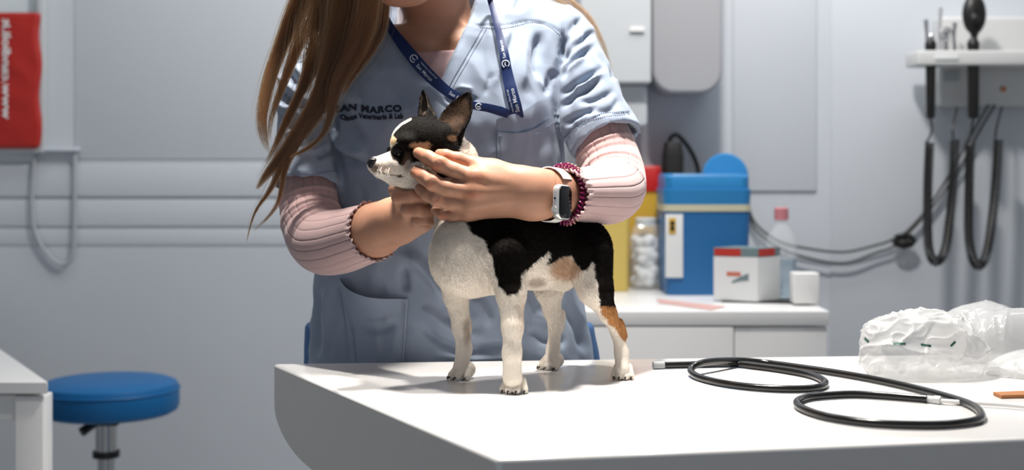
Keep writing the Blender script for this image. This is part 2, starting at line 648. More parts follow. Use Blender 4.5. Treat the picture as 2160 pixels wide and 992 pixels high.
MB().tube([e0 + (e0 - e1).normalized() * 0.010, e0 + (e1 - e0).normalized() * 0.006], 0.0058, 16).build('end_fitting', mat('grey_plastic', (0.35, 0.36, 0.37), rough=0.35), tube)
cp = [on_table(x, y, 0.0045) for x, y in ((1953, 842), (1986, 846), (2064, 851), (2160, 858), (2330, 880))]
cable = MB().tube(catmull(cp, 60), 0.0026, 10).build('white_lead', M_cable_white)
tag(cable, 'thin white lead joined to the end of the black tube', 'cable')
u = (cp[1] - cp[0]).normalized()
fit = MB()
fit.tube([cp[0] - u * 0.001, cp[0] + u * 0.0115], 0.0047, 16)
fit.tube([cp[0] + u * 0.0115, cp[0] + u * 0.0195], 0.0056, 6)
fit.build('connector', M_clearfit, cable)

# plastic bags
M_bag = mat('clear_plastic_film', (0.78, 0.78, 0.77), rough=0.16, alpha=0.46, spec=0.8)
M_print = mat('green_print', (0.03, 0.10, 0.075), rough=0.5)
def crumple(V, c, amp, seed, sharp=1.0):
    W_ = V + 0.012 * np.stack([vnoise(V, 18, seed + 20 + i) for i in range(3)], axis=1)
    N = 0.9 * vnoise(W_, 13, seed) + 0.35 * vnoise(W_, 27, seed + 1)
    for k, (s, a) in enumerate(((17, 0.9), (34, 0.55), (60, 0.28))):
        r = 1 - np.abs(vnoise(W_ * np.array([1, 1, 1.4]), s, seed + 5 + k))
        N = N + sharp * a * (r ** 7 - 0.25)
    d = V - c
    return V + d / (np.linalg.norm(d, axis=1, keepdims=True) + 1e-6) * (amp * N)[:, None]
def bag(name, blobs, amp, seed, lab, h=0.0022, sharp=1.0):
    pts_ = np.array([b[0] for b in blobs]); m = max(max(b[1]) for b in blobs) + 0.03
    F_ = Field(pts_.min(0) - m, pts_.max(0) + m, h)
    for c, r in blobs:
        F_.ell(c, r, k=0.03)
    v, f = F_.mesh(2)
    v = crumple(v, pts_.mean(0) - np.array([0, 0, 0.02]), amp, seed, sharp)
    v[:, 2] = np.where(v[:, 2] < TZ + 0.001, TZ + 0.001, v[:, 2])
    o = link(name, mesh(name, v, f), M_bag)
    tag(o, lab, 'bag')
    return o, v, f
B1 = on_table(1945, 800)
bg, bv, bf = bag('plastic_bag', [(P(1915, 752, 1.96), (0.066, 0.05, 0.042)), (P(1990, 748, 1.97), (0.060, 0.05, 0.046)), (P(1950, 705, 1.97), (0.052, 0.045, 0.030)), (P(1870, 735, 1.96), (0.035, 0.035, 0.038))],
                 0.0085, 3, 'crumpled clear plastic bag with small green print beside the black tube')
bag('packing_bag', [(P(2065, 730, 2.15), (0.082, 0.045, 0.066)), (P(2165, 735, 2.11), (0.10, 0.055, 0.064)), (P(2190, 790, 1.98), (0.075, 0.055, 0.036))], 0.008, 11, 'larger smooth plastic packing bag behind the crumpled one at the table edge', sharp=0.45)
bb = bvh_of(bv, bf)
for (cx, cy, w, a) in ((1897, 726, 26, 0.0), (1953, 729, 22, 0.15), (2010, 726, 14, -0.8), (1829, 718, 12, 0.8)):
    ca_, sa = math.cos(a), math.sin(a)
    g = MB()
    rows = [[hit_px(bb, cx + u * w / 2 * ca_ - q * 2.4 * sa, cy + u * w / 2 * sa + q * 2.4 * ca_, 0.0007, 1.95)[0] for u in np.linspace(-1, 1, 9)] for q in (-1, 0, 1)]
    g.add([p for r in rows for p in r], [(i * 9 + k, i * 9 + k + 1, (i + 1) * 9 + k + 1, (i + 1) * 9 + k) for i in range(2) for k in range(8)])
    g.build('print_mark', M_print, bg)
pk = MB().prism([on_table(2095, 834, 0.0005), on_table(2210, 829, 0.0005), on_table(2230, 838, 0.0005), on_table(2112, 841, 0.0005)], (0, 0, 0.004)).build('paper_packet', mat('kraft_paper', (0.42, 0.17, 0.06), rough=0.7))
tag(pk, 'flat orange-brown packet sticking out from under the packing bag', 'packet')
# ---------------------------------------------------------------- left side: desk, stool, red sack in its frame, grey loop
M_blue_vinyl = mat('blue_vinyl', (0.007, 0.115, 0.31), rough=0.42, bump=0.2, bump_scale=400, bump_dist=0.0005, spec=0.3)
M_black = mat('black_plastic', (0.012, 0.011, 0.010), rough=0.45)
M_chrome = mat('chrome', (0.6, 0.6, 0.6), rough=0.18, metal=1.0)
sc_ = P(230, 803, 3.2)
stool = empty('swivel_stool', (sc_[0], 3.2, 0))
tag(stool, 'round blue padded stool on a chrome column by the wall', 'stool')
zc = sc_[2]
R0 = 0.155
prof = [(0.0, zc + 0.006), (0.09, zc + 0.005), (R0 - 0.02, zc), (R0 - 0.006, zc - 0.006), (R0, zc - 0.018), (R0, zc - 0.055), (R0 - 0.004, zc - 0.066), (R0 - 0.016, zc - 0.073), (0.0, zc - 0.075)]
MB().lathe(prof, (sc_[0], 3.2, 0), 64).build('seat', M_blue_vinyl, stool)
MB().lathe([(R0 + 0.0008, zc - 0.0205), (R0 + 0.0024, zc - 0.0185), (R0 + 0.0008, zc - 0.0165)], (sc_[0], 3.2, 0), 64).build('piping', M_blue_vinyl, stool)
px_ = P(224, 900, 3.2)[0]
MB().box((px_, 3.2, zc - 0.085), (0.075, 0.09, 0.02), bevel=0.004).build('mount_plate', M_black, stool)
MB().lathe([(0.024, zc - 0.16), (0.024, zc - 0.095)], (px_, 3.2, 0), 24).build('upper_column', M_chrome, stool)
MB().lathe([(0.030, zc - 0.172), (0.030, zc - 0.158)], (px_, 3.2, 0), 24).build('collar', M_black, stool)
MB().lathe([(0.019, 0.10), (0.019, zc - 0.15)], (px_, 3.2, 0), 24).build('column', M_chrome, stool)
lv = [P(215, 890, 3.17), P(196, 897, 3.14), P(172, 912, 3.12)]
MB().tube(catmull(lv, 10), np.linspace(0.006, 0.011, 10), 12).build('height_lever', M_black, stool)
MB().lathe([(0.035, 0.06), (0.035, 0.12)], (px_, 3.2, 0), 24).build('hub', M_black, stool)
for k in range(5):
    a = 2 * math.pi * k / 5 + 0.3
    e = Vector((px_ + 0.27 * math.cos(a), 3.2 + 0.27 * math.sin(a), 0.072))
    lg = MB().tube([(px_ + 0.02 * math.cos(a), 3.2 + 0.02 * math.sin(a), 0.095), e], [0.018, 0.012], 12).build('leg', M_chrome, stool)
    MB().lathe([(0.0, -0.012), (0.027, -0.011), (0.027, 0.011), (0.0, 0.012)], (e.x, e.y, 0.0275), 20, Matrix.Rotation(math.pi / 2, 3, 'X') ).build('caster', M_black, lg)

desk = empty('desk', (P(0, 900, 2.7)[0] - 0.4, 2.9, 0))
tag(desk, 'white desk with a square metal leg, cut by the left edge of the view', 'desk')
c1 = Vector(P(101, 806, 2.7)); c2 = Vector(P(3, 737, 3.15)); c2.z = c1.z
u = (c2 - c1).normalized()
w = Vector((-1, 0.0, 0))
MB().prism([c1, c1 + u * 0.8, c1 + u * 0.8 + w * 1.1, c1 + w * 1.1], (0, 0, -0.023)).build('desktop', M_white, desk, bevel=0.002)
lgx = P(66, 900, 2.72)[0]
zt = c1.z - 0.023
MB().box((lgx, 2.735, zt / 2), (0.055, 0.055, zt - 0.012), bevel=0.003).build('leg', M_white, desk)
MB().box((lgx - 0.9, 2.735, zt / 2), (0.055, 0.055, zt - 0.012), bevel=0.003).build('leg', M_white, desk)
q = c1 + u * 0.72
for dx in (-0.1, -0.99):
    MB().box((q.x + dx + 0.05, q.y, zt / 2), (0.055, 0.055, zt - 0.012), bevel=0.003).build('leg', M_white, desk)
MB().box((lgx - 0.45, 2.735, zt - 0.03), (0.845, 0.03, 0.05), bevel=0.003).build('cross_rail', M_white, desk)

M_red = mat('red_sack', (0.42, 0.018, 0.012), rough=0.5, bump=0.3, bump_scale=60, bump_dist=0.003)
M_frame = mat('frame_paint', (0.55, 0.57, 0.58), rough=0.4)
M_pale = mat('pale_backing', (0.66, 0.74, 0.76), rough=0.5)
M_ink = mat('white_ink', (0.80, 0.76, 0.74), rough=0.6)
fr = empty('wall_frame', (wall_x(-100), WY, wall_z(150)))
tag(fr, 'pale shallow display frame on the wall holding the red sack', 'frame')
def fbox(name, x0, x1, y0, y1, t0, t1, m, parent, bevel=0.002):
    a, b, u_, v_ = wall_x(x0), wall_x(x1), wall_z(y1), wall_z(y0)
    return MB().box(((a + b) / 2, WY - (t0 + t1) / 2, (u_ + v_) / 2), (b - a, abs(t1 - t0), v_ - u_), bevel=bevel).build(name, m, parent)
fbox('backing', -330, 92, -160, 312, 0.0, 0.006, M_pale, fr)
fbox('frame_side', 86, 100, -170, 322, 0.0, 0.03, M_frame, fr)
fbox('frame_side', -340, -328, -170, 322, 0.0, 0.03, M_frame, fr)
fbox('frame_bottom', -328, 86, 309, 322, 0.0, 0.03, M_frame, fr)
fbox('frame_top', -328, 86, -170, -158, 0.0, 0.03, M_frame, fr)
# sack: a soft flat pouch
S0 = np.array(P(8, 170, WY - 0.035))
SF = Field(S0 - np.array([0.15, 0.04, 0.24]), S0 + np.array([0.15, 0.04, 0.24]), 0.004)
def sackfn(X, Y, Z):
    x, y, z = X - S0[0], Y - S0[1], Z - S0[2]
    w_ = 0.083 + 0.004 * np.sin(z * 40)
    dx = np.maximum(np.abs(x) - w_, 0); dz = np.maximum(np.abs(z + 0.0) - 0.162, 0)
    return np.sqrt(dx ** 2 + dz ** 2 + (y * 1.0) ** 2) - (0.010 + 0.007 * np.clip(1 - (x / 0.09) ** 2, 0, 1) * np.clip(1 - (z / 0.17) ** 2, 0, 1))
SF.add(sackfn, S0 - 0.19, S0 + 0.19)
v, f = SF.mesh(2)
v[:, 1] += 0.003 * vnoise(v, 25, 2)
sack = link('red_sack', mesh('red_sack', v, f), M_red)
tag(sack, 'red fabric sack with white web address hanging in the wall frame', 'sack')
sbv = bvh_of(v, f)
def place_sack(u_, v_):
    p, nrm = hit_px(sbv, 10 - 17 * (v_ - 0.5) * -1, 250 - 15.5 * u_, 0.0015, WY - 0.05)
    return p
writing('lettering', 'www.candioli.it', M_ink, sack, lambda a, b: hit_px(sbv, 6 + b * 17, 250 - a * 15.2 * 1.55, 0.0015, WY - 0.05)[0], bold=0.03)
cd_ = MB().tube(catmull([P(73, 318, WY - 0.012), P(68, 430, WY - 0.012), P(76, 495, WY - 0.012), P(108, 545, WY - 0.012), P(138, 558, WY - 0.012), P(155, 530, WY - 0.012), P(158, 440, WY - 0.012), P(158, 318, WY - 0.012)], 60), 0.005, 8).build('grey_loop', mat('pale_grey_loop', (0.42, 0.44, 0.46), rough=0.5))
tag(cd_, 'thin grey loop on the wall above the stool', 'cord')  # faint dark curve, built as a solid grey tube
MB().box(P(115, 316, WY - 0.012), (0.125, 0.022, 0.010), bevel=0.003).build('loop_clip', M_reflection_trim, cd_)

# ---------------------------------------------------------------- dispensers on the wall
M_disp = mat('grey_dispenser_plastic', (0.37, 0.37, 0.385), rough=0.35)
M_disp2 = mat('pale_dispenser_plastic', (0.56, 0.58, 0.59), rough=0.35)
towel = empty('paper_towel_dispenser', P(1450, 0, 3.5))
tag(towel, 'grey wall paper dispenser with rounded bottom corner', 'dispenser')
def rounded_front(x0, x1, y0, y1, d0, d1, rc, m, name, parent):
    """Box with rounded lower corners seen from the front."""
    a, b, zb, zt_ = (x0 - 1080) / FPX * d0, (x1 - 1080) / FPX * d0, wall_z(y1, d0), wall_z(y0, d0)
    o = []
    for k in range(9):
        t = math.pi / 2 * k / 8
        o.append((a + rc - rc * math.cos(t), d0, zb + rc - rc * math.sin(t)))
    for k in range(9):
        t = math.pi / 2 * k / 8
        o.append((b - rc + rc * math.sin(t), d0, zb + rc - rc * math.cos(t)))
    o += [(b, d0, zt_), (a, d0, zt_)]
    ob = MB().prism(o, (0, d1 - d0, 0)).build(name, m, parent, bevel=0.008)
    return ob
rounded_front(1376, 1524, -170, 197, 3.45, WY - 0.001, 0.055, M_disp, 'cover', towel)
MB().box(P(1432, 184, 3.52), (0.075, 0.09, 0.03), bevel=0.006).build('paper_slot', M_disp, towel)
soap = empty('soap_dispenser', P(1310, 100, 3.5))
tag(soap, 'pale wall soap dispenser behind the shoulder of the person', 'dispenser')
rounded_front(1225, 1374, -60, 176, 3.42, WY - 0.001, 0.006, M_disp2, 'cover', soap)
rounded_front(1268, 1366, 178, 268, 3.46, WY - 0.001, 0.012, M_disp2, 'pump', soap)
MB().box(P(1344, 62, 3.415), (0.035, 0.004, 0.012), bevel=0.001).build('badge', M_white, soap)

# ---------------------------------------------------------------- counter and what stands on it
CZ = 0.88
def on_counter(px, py, lift=0.0):
    d = FPX * (CAMZ - CZ - lift) / (py - HORIZON)
    return Vector(P(px, py, d))
counter = empty('side_counter', (0.5, 3.3, 0))
tag(counter, 'low white counter along the wall behind the dog', 'counter')
xr = on_counter(1735, 650).x
xl = 0.03
yf = on_counter(1400, 657).y
MB().box(((xl + xr) / 2, (yf + WY) / 2 - 0.001, CZ - 0.015), (xr - xl, WY - yf - 0.002, 0.03), bevel=0.0015).build('worktop', M_white, counter)
MB().box(((xl + xr) / 2 - 0.01, (yf + WY) / 2 + 0.008, (CZ - 0.03) / 2 + 0.04), (xr - xl - 0.02, WY - yf - 0.03, CZ - 0.03 - 0.08), bevel=0.004).build('carcass', mat('warm_white_panel', (0.66, 0.64, 0.62), rough=0.4), counter)
MB().box(((xl + xr) / 2 - 0.01, (yf + WY) / 2 + 0.03, 0.04), (xr - xl - 0.06, WY - yf - 0.08, 0.08)).build('plinth', M_black, counter)
for k, (a, b) in enumerate(((xl + 0.004, wall_x(1549, yf) - 0.001), (wall_x(1549, yf) + 0.001, xr - 0.004))):
    dr = MB().box(((a + b) / 2, yf + 0.010 + 0.003 * k, 0.465), (b - a, 0.018, 0.765), bevel=0.002).build('front_panel', M_white, counter)

M_bin_blue = mat('blue_polypropylene', (0.018, 0.13, 0.33), rough=0.4)
M_lid_blue = mat('bright_blue_lid', (0.022, 0.20, 0.46), rough=0.35)
M_yellow = mat('yellow_polypropylene', (0.62, 0.38, 0.045), rough=0.42)
M_redlid = mat('red_lid', (0.45, 0.012, 0.010), rough=0.4)
M_label = mat('white_label', (0.72, 0.73, 0.72), rough=0.5)
M_cream = mat('cream_band', (0.55, 0.52, 0.36), rough=0.5)
def rbox_loft(levels, seg=10):
    """Rounded-rectangle solid through levels (cx, cy, z, half_w, half_d, corner)."""
    m_ = MB()
    V, n_ = [], 0
    for cx, cy, z, hw, hd, rc in levels:
        ring = []
        for q_, (sx, sy) in enumerate(((1, 1), (-1, 1), (-1, -1), (1, -1))):
            for k in range(seg):
                t = math.pi / 2 * (q_ + k / (seg - 1))
                ring.append((cx + sx * (hw - rc) + rc * math.cos(t), cy + sy * (hd - rc) + rc * math.sin(t), z))
        V += ring
        n_ = len(ring)
    F = [list(range(n_))[::-1], [(len(levels) - 1) * n_ + i for i in range(n_)]]
    for l in range(len(levels) - 1):
        for i in range(n_):
            j = (i + 1) % n_
            F.append((l * n_ + i, l * n_ + j, (l + 1) * n_ + j, (l + 1) * n_ + i))
    return m_.add(V, F)
# blue clinical waste bin
bd = on_counter(1495, 624).y
bx = (1493 - 1080) / FPX * (bd)
bz = lambda py: wall_z(py, bd)
by = bd + 0.09
binb = empty('clinical_waste_bin', (bx, by, CZ))
tag(binb, 'large blue bin with bright blue round-flap lid and white label on the counter', 'bin')
W_ = lambda px: px / FPX * bd
rbox_loft([(bx, by, CZ + 0.0006, W_(86), 0.085, 0.02), (bx, by, bz(440), W_(92), 0.09, 0.02)]).build('body', M_bin_blue, binb)
rbox_loft([(bx, by, bz(446), W_(93.5), 0.092, 0.022), (bx, by, bz(432), W_(93.5), 0.092, 0.022)]).build('band', M_cream, binb)
lid = rbox_loft([(bx, by, bz(432), W_(92), 0.090, 0.022), (bx, by, bz(400), W_(94), 0.092, 0.022), (bx, by, bz(399), W_(90), 0.088, 0.022), (bx, by, bz(374), W_(90), 0.088, 0.022), (bx, by, bz(368), W_(86), 0.084, 0.02)]).build('lid', M_lid_blue, binb)
fx = (1533 - 1080) / FPX * by
flap = MB().lathe([(0.0, -0.006), (W_(46), -0.005), (W_(50), 0), (W_(46), 0.005), (0.0, 0.006)], (fx, by + 0.02, bz(372)), 40, Matrix.Rotation(math.radians(78), 3, 'X')).build('flap', M_lid_blue, lid)
lb = MB().box(((1422 - 1080) / FPX * bd, bd - 0.0008 + 0.001, (bz(452) + bz(586)) / 2), (W_(37), 0.003, bz(452) - bz(586)), bevel=0.0005).build('label', M_label, binb)
MB().box(((1418 - 1080) / FPX * bd, bd - 0.0015, bz(477)), (W_(15), 0.002, W_(34)), bevel=0.0004).build('hazard_mark', M_yellow, lb)
MB().lathe([(0.0035, -0.0005), (0.0055, 0.0005)], ((1418 - 1080) / FPX * bd, bd - 0.003, bz(471)), 20, Matrix.Rotation(math.pi / 2, 3, 'X')).build('hazard_symbol', M_black, lb)
MB().lathe([(0.0035, -0.0005), (0.0055, 0.0005)], ((1418 - 1080) / FPX * bd, bd - 0.003, bz(482)), 20, Matrix.Rotation(math.pi / 2, 3, 'X')).build('hazard_symbol', M_black, lb)
# yellow sharps bin with the red lid, further back
yd = on_counter(1330, 606).y
yx = (1343 - 1080) / FPX * yd
yby = 3.538
ybin = empty('sharps_bin', (yx, yby, CZ))
tag(ybin, 'tall yellow sharps bin with red lid behind the clear jar', 'bin')
Y_ = lambda px: px / FPX * yd
rbox_loft([(yx, yby, CZ + 0.0006, Y_(46), 0.056, 0.016), (yx, yby, wall_z(402, yd), Y_(51), 0.060, 0.016)]).build('body', M_yellow, ybin)
rbox_loft([(yx, yby, wall_z(404, yd), Y_(53), 0.063, 0.018), (yx, yby, wall_z(356, yd), Y_(53), 0.063, 0.018), (yx, yby, wall_z(350, yd), Y_(49), 0.059, 0.016)]).build('lid', M_redlid, ybin)
# second, paler yellow box left of it
pd_ = on_counter(1290, 616).y
px2 = (1288 - 1080) / FPX * pd_
ybox = rbox_loft([(px2, pd_ + 0.046, CZ + 0.0006, 0.042, 0.046, 0.01), (px2, pd_ + 0.046, wall_z(455, pd_), 0.045, 0.048, 0.01)]).build('yellow_canister', mat('pale_yellow_plastic', (0.62, 0.46, 0.12), rough=0.42))
tag(ybox, 'pale yellow canister between the dog and the clear jar', 'canister')
rbox_loft([(px2, pd_ + 0.046, wall_z(455, pd_), 0.030, 0.030, 0.01), (px2, pd_ + 0.046, wall_z(440, pd_), 0.030, 0.030, 0.01)]).build('cap', M_yellow, ybox)
# clear jar of gauze
M_clear = mat('clear_jar_plastic', (0.93, 0.95, 0.95), rough=0.06, alpha=0.22, spec=0.8)
M_gauze = mat('gauze', (0.80, 0.81, 0.81), rough=0.9, noise=0.12, noise_scale=60)
jd = on_counter(1370, 613).y
jx = (1366 - 1080) / FPX * jd
jar = empty('swab_jar', (jx, jd + 0.04, CZ))
tag(jar, 'clear jar filled with white swabs beside the blue bin', 'jar')
J_ = lambda px: px / FPX * jd
JZ = lambda py: wall_z(py, jd)
rbox_loft([(jx, jd + 0.04, CZ + 0.0006, J_(36), 0.037, 0.012), (jx, jd + 0.04, JZ(500), J_(36), 0.037, 0.012), (jx, jd + 0.04, JZ(482), J_(28), 0.029, 0.012), (jx, jd + 0.04, JZ(474), J_(22), 0.023, 0.01)]).build('jar_wall', M_clear, jar)
MB().lathe([(J_(23), JZ(478)), (J_(23), JZ(463)), (J_(20), JZ(461)), (0, JZ(461))], (jx, jd + 0.04, 0), 32).build('jar_lid', mat('pale_jar_lid', (0.60, 0.62, 0.62), rough=0.4), jar)
g_ = Field((jx - 0.05, jd - 0.01, CZ), (jx + 0.05, jd + 0.09, CZ + 0.16), 0.003)
rj = random.Random(3)
for k in range(60):
    g_.ell((jx + rj.uniform(-0.024, 0.024), jd + 0.04 + rj.uniform(-0.024, 0.024), CZ + 0.014 + 0.108 * k / 59), (0.014, 0.012, 0.011), k=0.004)
v, f = g_.mesh(1)
tag(link('swabs', mesh('swabs', v, f), M_gauze, jar), kind='stuff')
# glove box: white carton with a red and grey band
gd = on_counter(1505, 637).y
cw = MB()
A_ = Vector(P(1505, 637, gd)); A_.z = CZ
fw = Vector(P(1598, 645, gd - 0.035)) - Vector(P(1505, 637, gd)); fw.z = 0
sd_ = Vector((0.060, 0.055, 0))
hbox = wall_z(522, gd) - CZ - 0.004
carton = empty('carton', A_)
tag(carton, 'white carton with red and grey band at the counter edge', 'carton')
zz = Vector((0, 0, 0.004))
base4 = [A_ + zz, A_ + zz + fw, A_ + zz + fw + sd_, A_ + zz + sd_]
MB().prism(base4, (0, 0, hbox - 0.020)).build('box_body', M_label, carton, bevel=0.0008)
M_redprint = mat('red_print', (0.46, 0.03, 0.02), rough=0.5)
M_greyprint = mat('grey_green_print', (0.16, 0.22, 0.23), rough=0.5)
zb = Vector((0, 0, hbox - 0.0195 + 0.004))
c4 = [A_ + zb, A_ + zb + fw, A_ + zb + fw + sd_, A_ + zb + sd_]
MB().prism(c4, (0, 0, 0.0195)).build('lid_band', M_greyprint, carton, bevel=0.0006)
fn_ = Vector((fw.y, -fw.x, 0)).normalized()
sn = Vector((sd_.y, -sd_.x, 0)).normalized()
def strip(p, q_, n_, name, m, z0, z1, parent):
    MB().prism([p + n_ * 0.0006 + Vector((0, 0, z0)), q_ + n_ * 0.0006 + Vector((0, 0, z0)), q_ + n_ * 0.0006 + Vector((0, 0, z1)), p + n_ * 0.0006 + Vector((0, 0, z1))], n_ * -0.0009).build(name, m, parent, smooth=False)
b0 = A_ + Vector((0, 0, 0))
strip(b0 + fw * 0.02, b0 + fw * 0.62, fn_, 'red_panel', M_redprint, hbox - 0.014, hbox + 0.002, carton)
strip(b0 + fw + sd_ * 0.05, b0 + fw + sd_ * 0.75, sn, 'red_panel', M_redprint, hbox - 0.014, hbox + 0.002, carton)
# the carton's red word and swoosh: print too small to read
strip(b0 + fw * 0.30, b0 + fw * 0.62, fn_, 'word_print', mat('pale_red_print', (0.55, 0.16, 0.10), rough=0.5), hbox * 0.50, hbox * 0.58, carton)
sw = [b0 + fw * t + fn_ * 0.0008 + Vector((0, 0, hbox * (0.36 + 0.06 * math.sin((t - 0.4) * 4)))) for t in np.linspace(0.42, 0.8, 9)]
sw2 = [p + Vector((0, 0, 0.004 + 0.012 * k / 8)) for k, p in enumerate(sw)]
MB().prism(sw + sw2[::-1], fn_ * -0.0008).build('swoosh_print', M_greyprint, carton, smooth=False)
tray = MB().prism([A_ + Vector((0.015, -0.012, 0.0003)), A_ + Vector((0.165, -0.045, 0.0003)) + fw * 0.35, A_ + Vector((0.225, 0.02, 0.0003)), A_ + Vector((0.05, 0.06, 0.0003))], (0, 0, 0.0032)).build('tray_mat', M_black)
tag(tray, 'thin black tray mat under the carton and the bottle', 'mat')
# water bottle with a pink cap
wd = on_counter(1650, 628).y
wx = (1648 - 1080) / FPX * wd
wz = lambda py: wall_z(py, wd)
btl = empty('spray_bottle', (wx, wd, CZ))
tag(btl, 'clear plastic bottle with a pink cap behind the carton', 'bottle')
k_ = wd / FPX
zb0 = CZ + 0.0042
prof = [(0.0, zb0), (30 * k_, zb0), (33 * k_, zb0 + 0.006), (33 * k_, wz(570)), (31 * k_, wz(562)), (33 * k_, wz(555)), (33 * k_, wz(512)), (28 * k_, wz(496)), (16 * k_, wz(478)), (12 * k_, wz(468)), (12 * k_, wz(460)), (0, wz(460))]
MB().lathe(prof, (wx, wd, 0), 40).build('bottle_wall', M_clear, btl)
MB().lathe([(30 * k_, zb0 + 0.003), (30.5 * k_, wz(545)), (0, wz(545))], (wx, wd, 0), 32).build('liquid', mat('pale_blue_liquid', (0.45, 0.60, 0.70), rough=0.05, trans=0.8, ior=1.33), btl)
MB().lathe([(15 * k_, wz(464)), (15 * k_, wz(440)), (12 * k_, wz(438)), (0, wz(438))], (wx, wd, 0), 28).build('cap', mat('pink_cap', (0.55, 0.20, 0.22), rough=0.4), btl)
# small white box on the right end
s_ = on_counter(1706, 648)
sb = MB().box((s_.x, s_.y + 0.045, CZ + 0.037), (0.055, 0.05, 0.066), bevel=0.003).build('small_box', M_white)
sb.location.z += 0.0003
tag(sb, 'small plain white box at the right end of the counter', 'box')
# folded leaflet lying in front of the bin
lf = MB().prism([on_counter(1385, 632, .0004), on_counter(1530, 648, .0004), on_counter(1500, 655, .0004), on_counter(1390, 640, .0004)], (0, 0, 0.0015)).build('leaflet', mat('pale_pink_paper', (0.60, 0.36, 0.32), rough=0.7))
tag(lf, 'pinkish paper leaflet lying in front of the blue bin', 'leaflet')
# black object and hose behind the bins
kd = 3.55
kx = (1419 - 1080) / FPX * kd
ck = empty('clipper', (kx, kd, CZ))
tag(ck, 'black hand device standing behind the bins against the wall', 'device')
rbox_loft([(kx, kd, CZ + 0.0005, 0.019, 0.028, 0.010), (kx, kd, wall_z(330, kd), 0.026, 0.030, 0.012), (kx, kd, wall_z(300, kd), 0.020, 0.02, 0.01)]).build('handle_body', M_black, ck)
MB().tube(catmull([P(1412, 308, 3.55), P(1414, 292, 3.56), P(1428, 285, 3.575), P(1450, 308, 3.59), P(1468, 342, 3.60), P(1480, 395, 3.612)], 50), 0.0055, 10).build('cord', M_black, ck)

# ---------------------------------------------------------------- wall instrument set
M_hous = mat('housing_plastic', (0.60, 0.60, 0.585), rough=0.4)
M_hand = mat('instrument_black', (0.010, 0.009, 0.008), rough=0.4)
ID = 3.50
inst = empty('wall_instrument_set', P(2060, 130, ID))
tag(inst, 'pale wall diagnostic unit with a shelf rail and two hooks', 'medical unit')
def ibox(name, x0, x1, y0, y1, d0, d1, m, parent, bevel=0.004):
    a, b = (x0 - 1080) / FPX * d0, (x1 - 1080) / FPX * d0
    u_, v_ = wall_z(y1, d0), wall_z(y0, d0)
    return MB().box(((a + b) / 2, (d0 + d1) / 2, (u_ + v_) / 2), (b - a, d1 - d0, v_ - u_), bevel=bevel).build(name, m, parent)
ibox('housing', 1982, 2230, 34, 224, 3.55, WY - 0.007, M_hous, inst, 0.010)
ibox('shelf_rail', 1936, 2240, 106, 138, 3.44, 3.55, M_hous, inst, 0.005)
ibox('print_panel', 1990, 2024, 150, 172, 3.547, 3.551, mat('grey_print', (0.38, 0.42, 0.43), rough=0.5), inst, 0.0005)
ibox('red_indicator', 2112, 2122, 183, 193, 3.546, 3.552, mat('orange_indicator', (0.55, 0.16, 0.06), rough=0.4), inst, 0.0006)
ibox('label_strip', 1972, 2022, 116, 126, 3.437, 3.441, M_label, inst, 0.0005)
# ear cone specula and metal tips in the rack
for k, (x, y0, y1, r) in enumerate(((1957, 42, 108, 5), (1984, 16, 108, 4), (2014, 48, 108, 5), (1996, 66, 108, 8))):
    ob = MB().tube([P(x, y1, 3.50), P(x - 2, (y0 + y1) / 2, 3.50), P(x - (4 if k == 0 else 0), y0, 3.50)], [0.006, 0.004, r * 3.5 / FPX], 12).build('instrument_tip', M_steel if k != 1 else M_disp)
    tag(ob, ('short steel tip at the left end of the wall rack', 'tall thin grey probe in the wall rack', 'steel tip nearest the round head in the wall rack', 'steel ring-handled tip in the middle of the wall rack')[k], 'tip', 'instrument tips in the wall rack')
    if k == 3:
        MB().tube([Vector(P(1996 + 13 * math.cos(a), 72 + 13 * math.sin(a), 3.49)) for a in np.linspace(0, 2 * math.pi, 25)], 0.0028, 8, caps=False).build('ring_handle', M_steel, ob)
def coil(pts, r, pitch, wire):
    """Helix of the given radius wound along a centre line."""
    L = np.linalg.norm(np.diff(np.asarray(pts, float), axis=0), axis=1).sum()
    turns = L / pitch
    C = catmull(pts, int(turns * 9))
    T, N, B = frames(C)
    a = np.linspace(0, 2 * np.pi * turns, len(C))[:, None]
    return C + r * (np.cos(a) * N + np.sin(a) * B)
def handpiece(x, y0, y1, r0, r1, cord, name, lab, head=None):
    e = empty(name, P(x, y1, 3.46))
    tag(e, lab, 'instrument')
    k = 3.46 / FPX
    a, b = Vector(P(x, y0, 3.46)), Vector(P(x - 1, y1, 3.46))
    prof = [(0, 0), (r1 * k * 0.8, 0.0), (r1 * k, 0.006), (r0 * k, (a - b).length - 0.02), (r0 * k * 1.1, (a - b).length - 0.012), (r0 * k * 0.7, (a - b).length), (0, (a - b).length)]
    MB().lathe(prof, b, 24).build('handle', M_hand, e)
    if head:
        head(e, k)
    c0 = coil([P(*q_) for q_ in cord[2:-2]], 8.5 * k, 0.0062, 0.0022)
    full = np.vstack([catmull([P(*q_) for q_ in cord[:2]] + [c0[0]], 16)[:-1], c0, catmull([c0[-1]] + [P(*q_) for q_ in cord[-2:]], 16)[1:]])
    MB().tube(full, 0.0026, 6).build('coiled_cord', M_hand, e)
def head2(e, k):
    c = Vector(P(2055, 30, 3.45))
    F_ = Field(c - Vector((0.05, 0.04, 0.08)), c + Vector((0.05, 0.04, 0.08)), 0.003)
    F_.ell(c, (0.029, 0.020, 0.050), k=0.01)
    F_.cone(P(2055, 60, 3.455), P(2055, 82, 3.46), 0.011, 0.008, k=0.006)
    F_.ell(P(2057, 40, 3.425), (0.011, 0.008, 0.011), k=0.003)
    v_, f_ = F_.mesh(2)
    link('viewing_head', mesh('viewing_head', v_, f_), M_hand, e)
    MB().lathe([(0.0085, -0.004), (0.0085, 0.004)], P(2054, 80, 3.46), 20).build('chrome_neck', M_chrome, e)
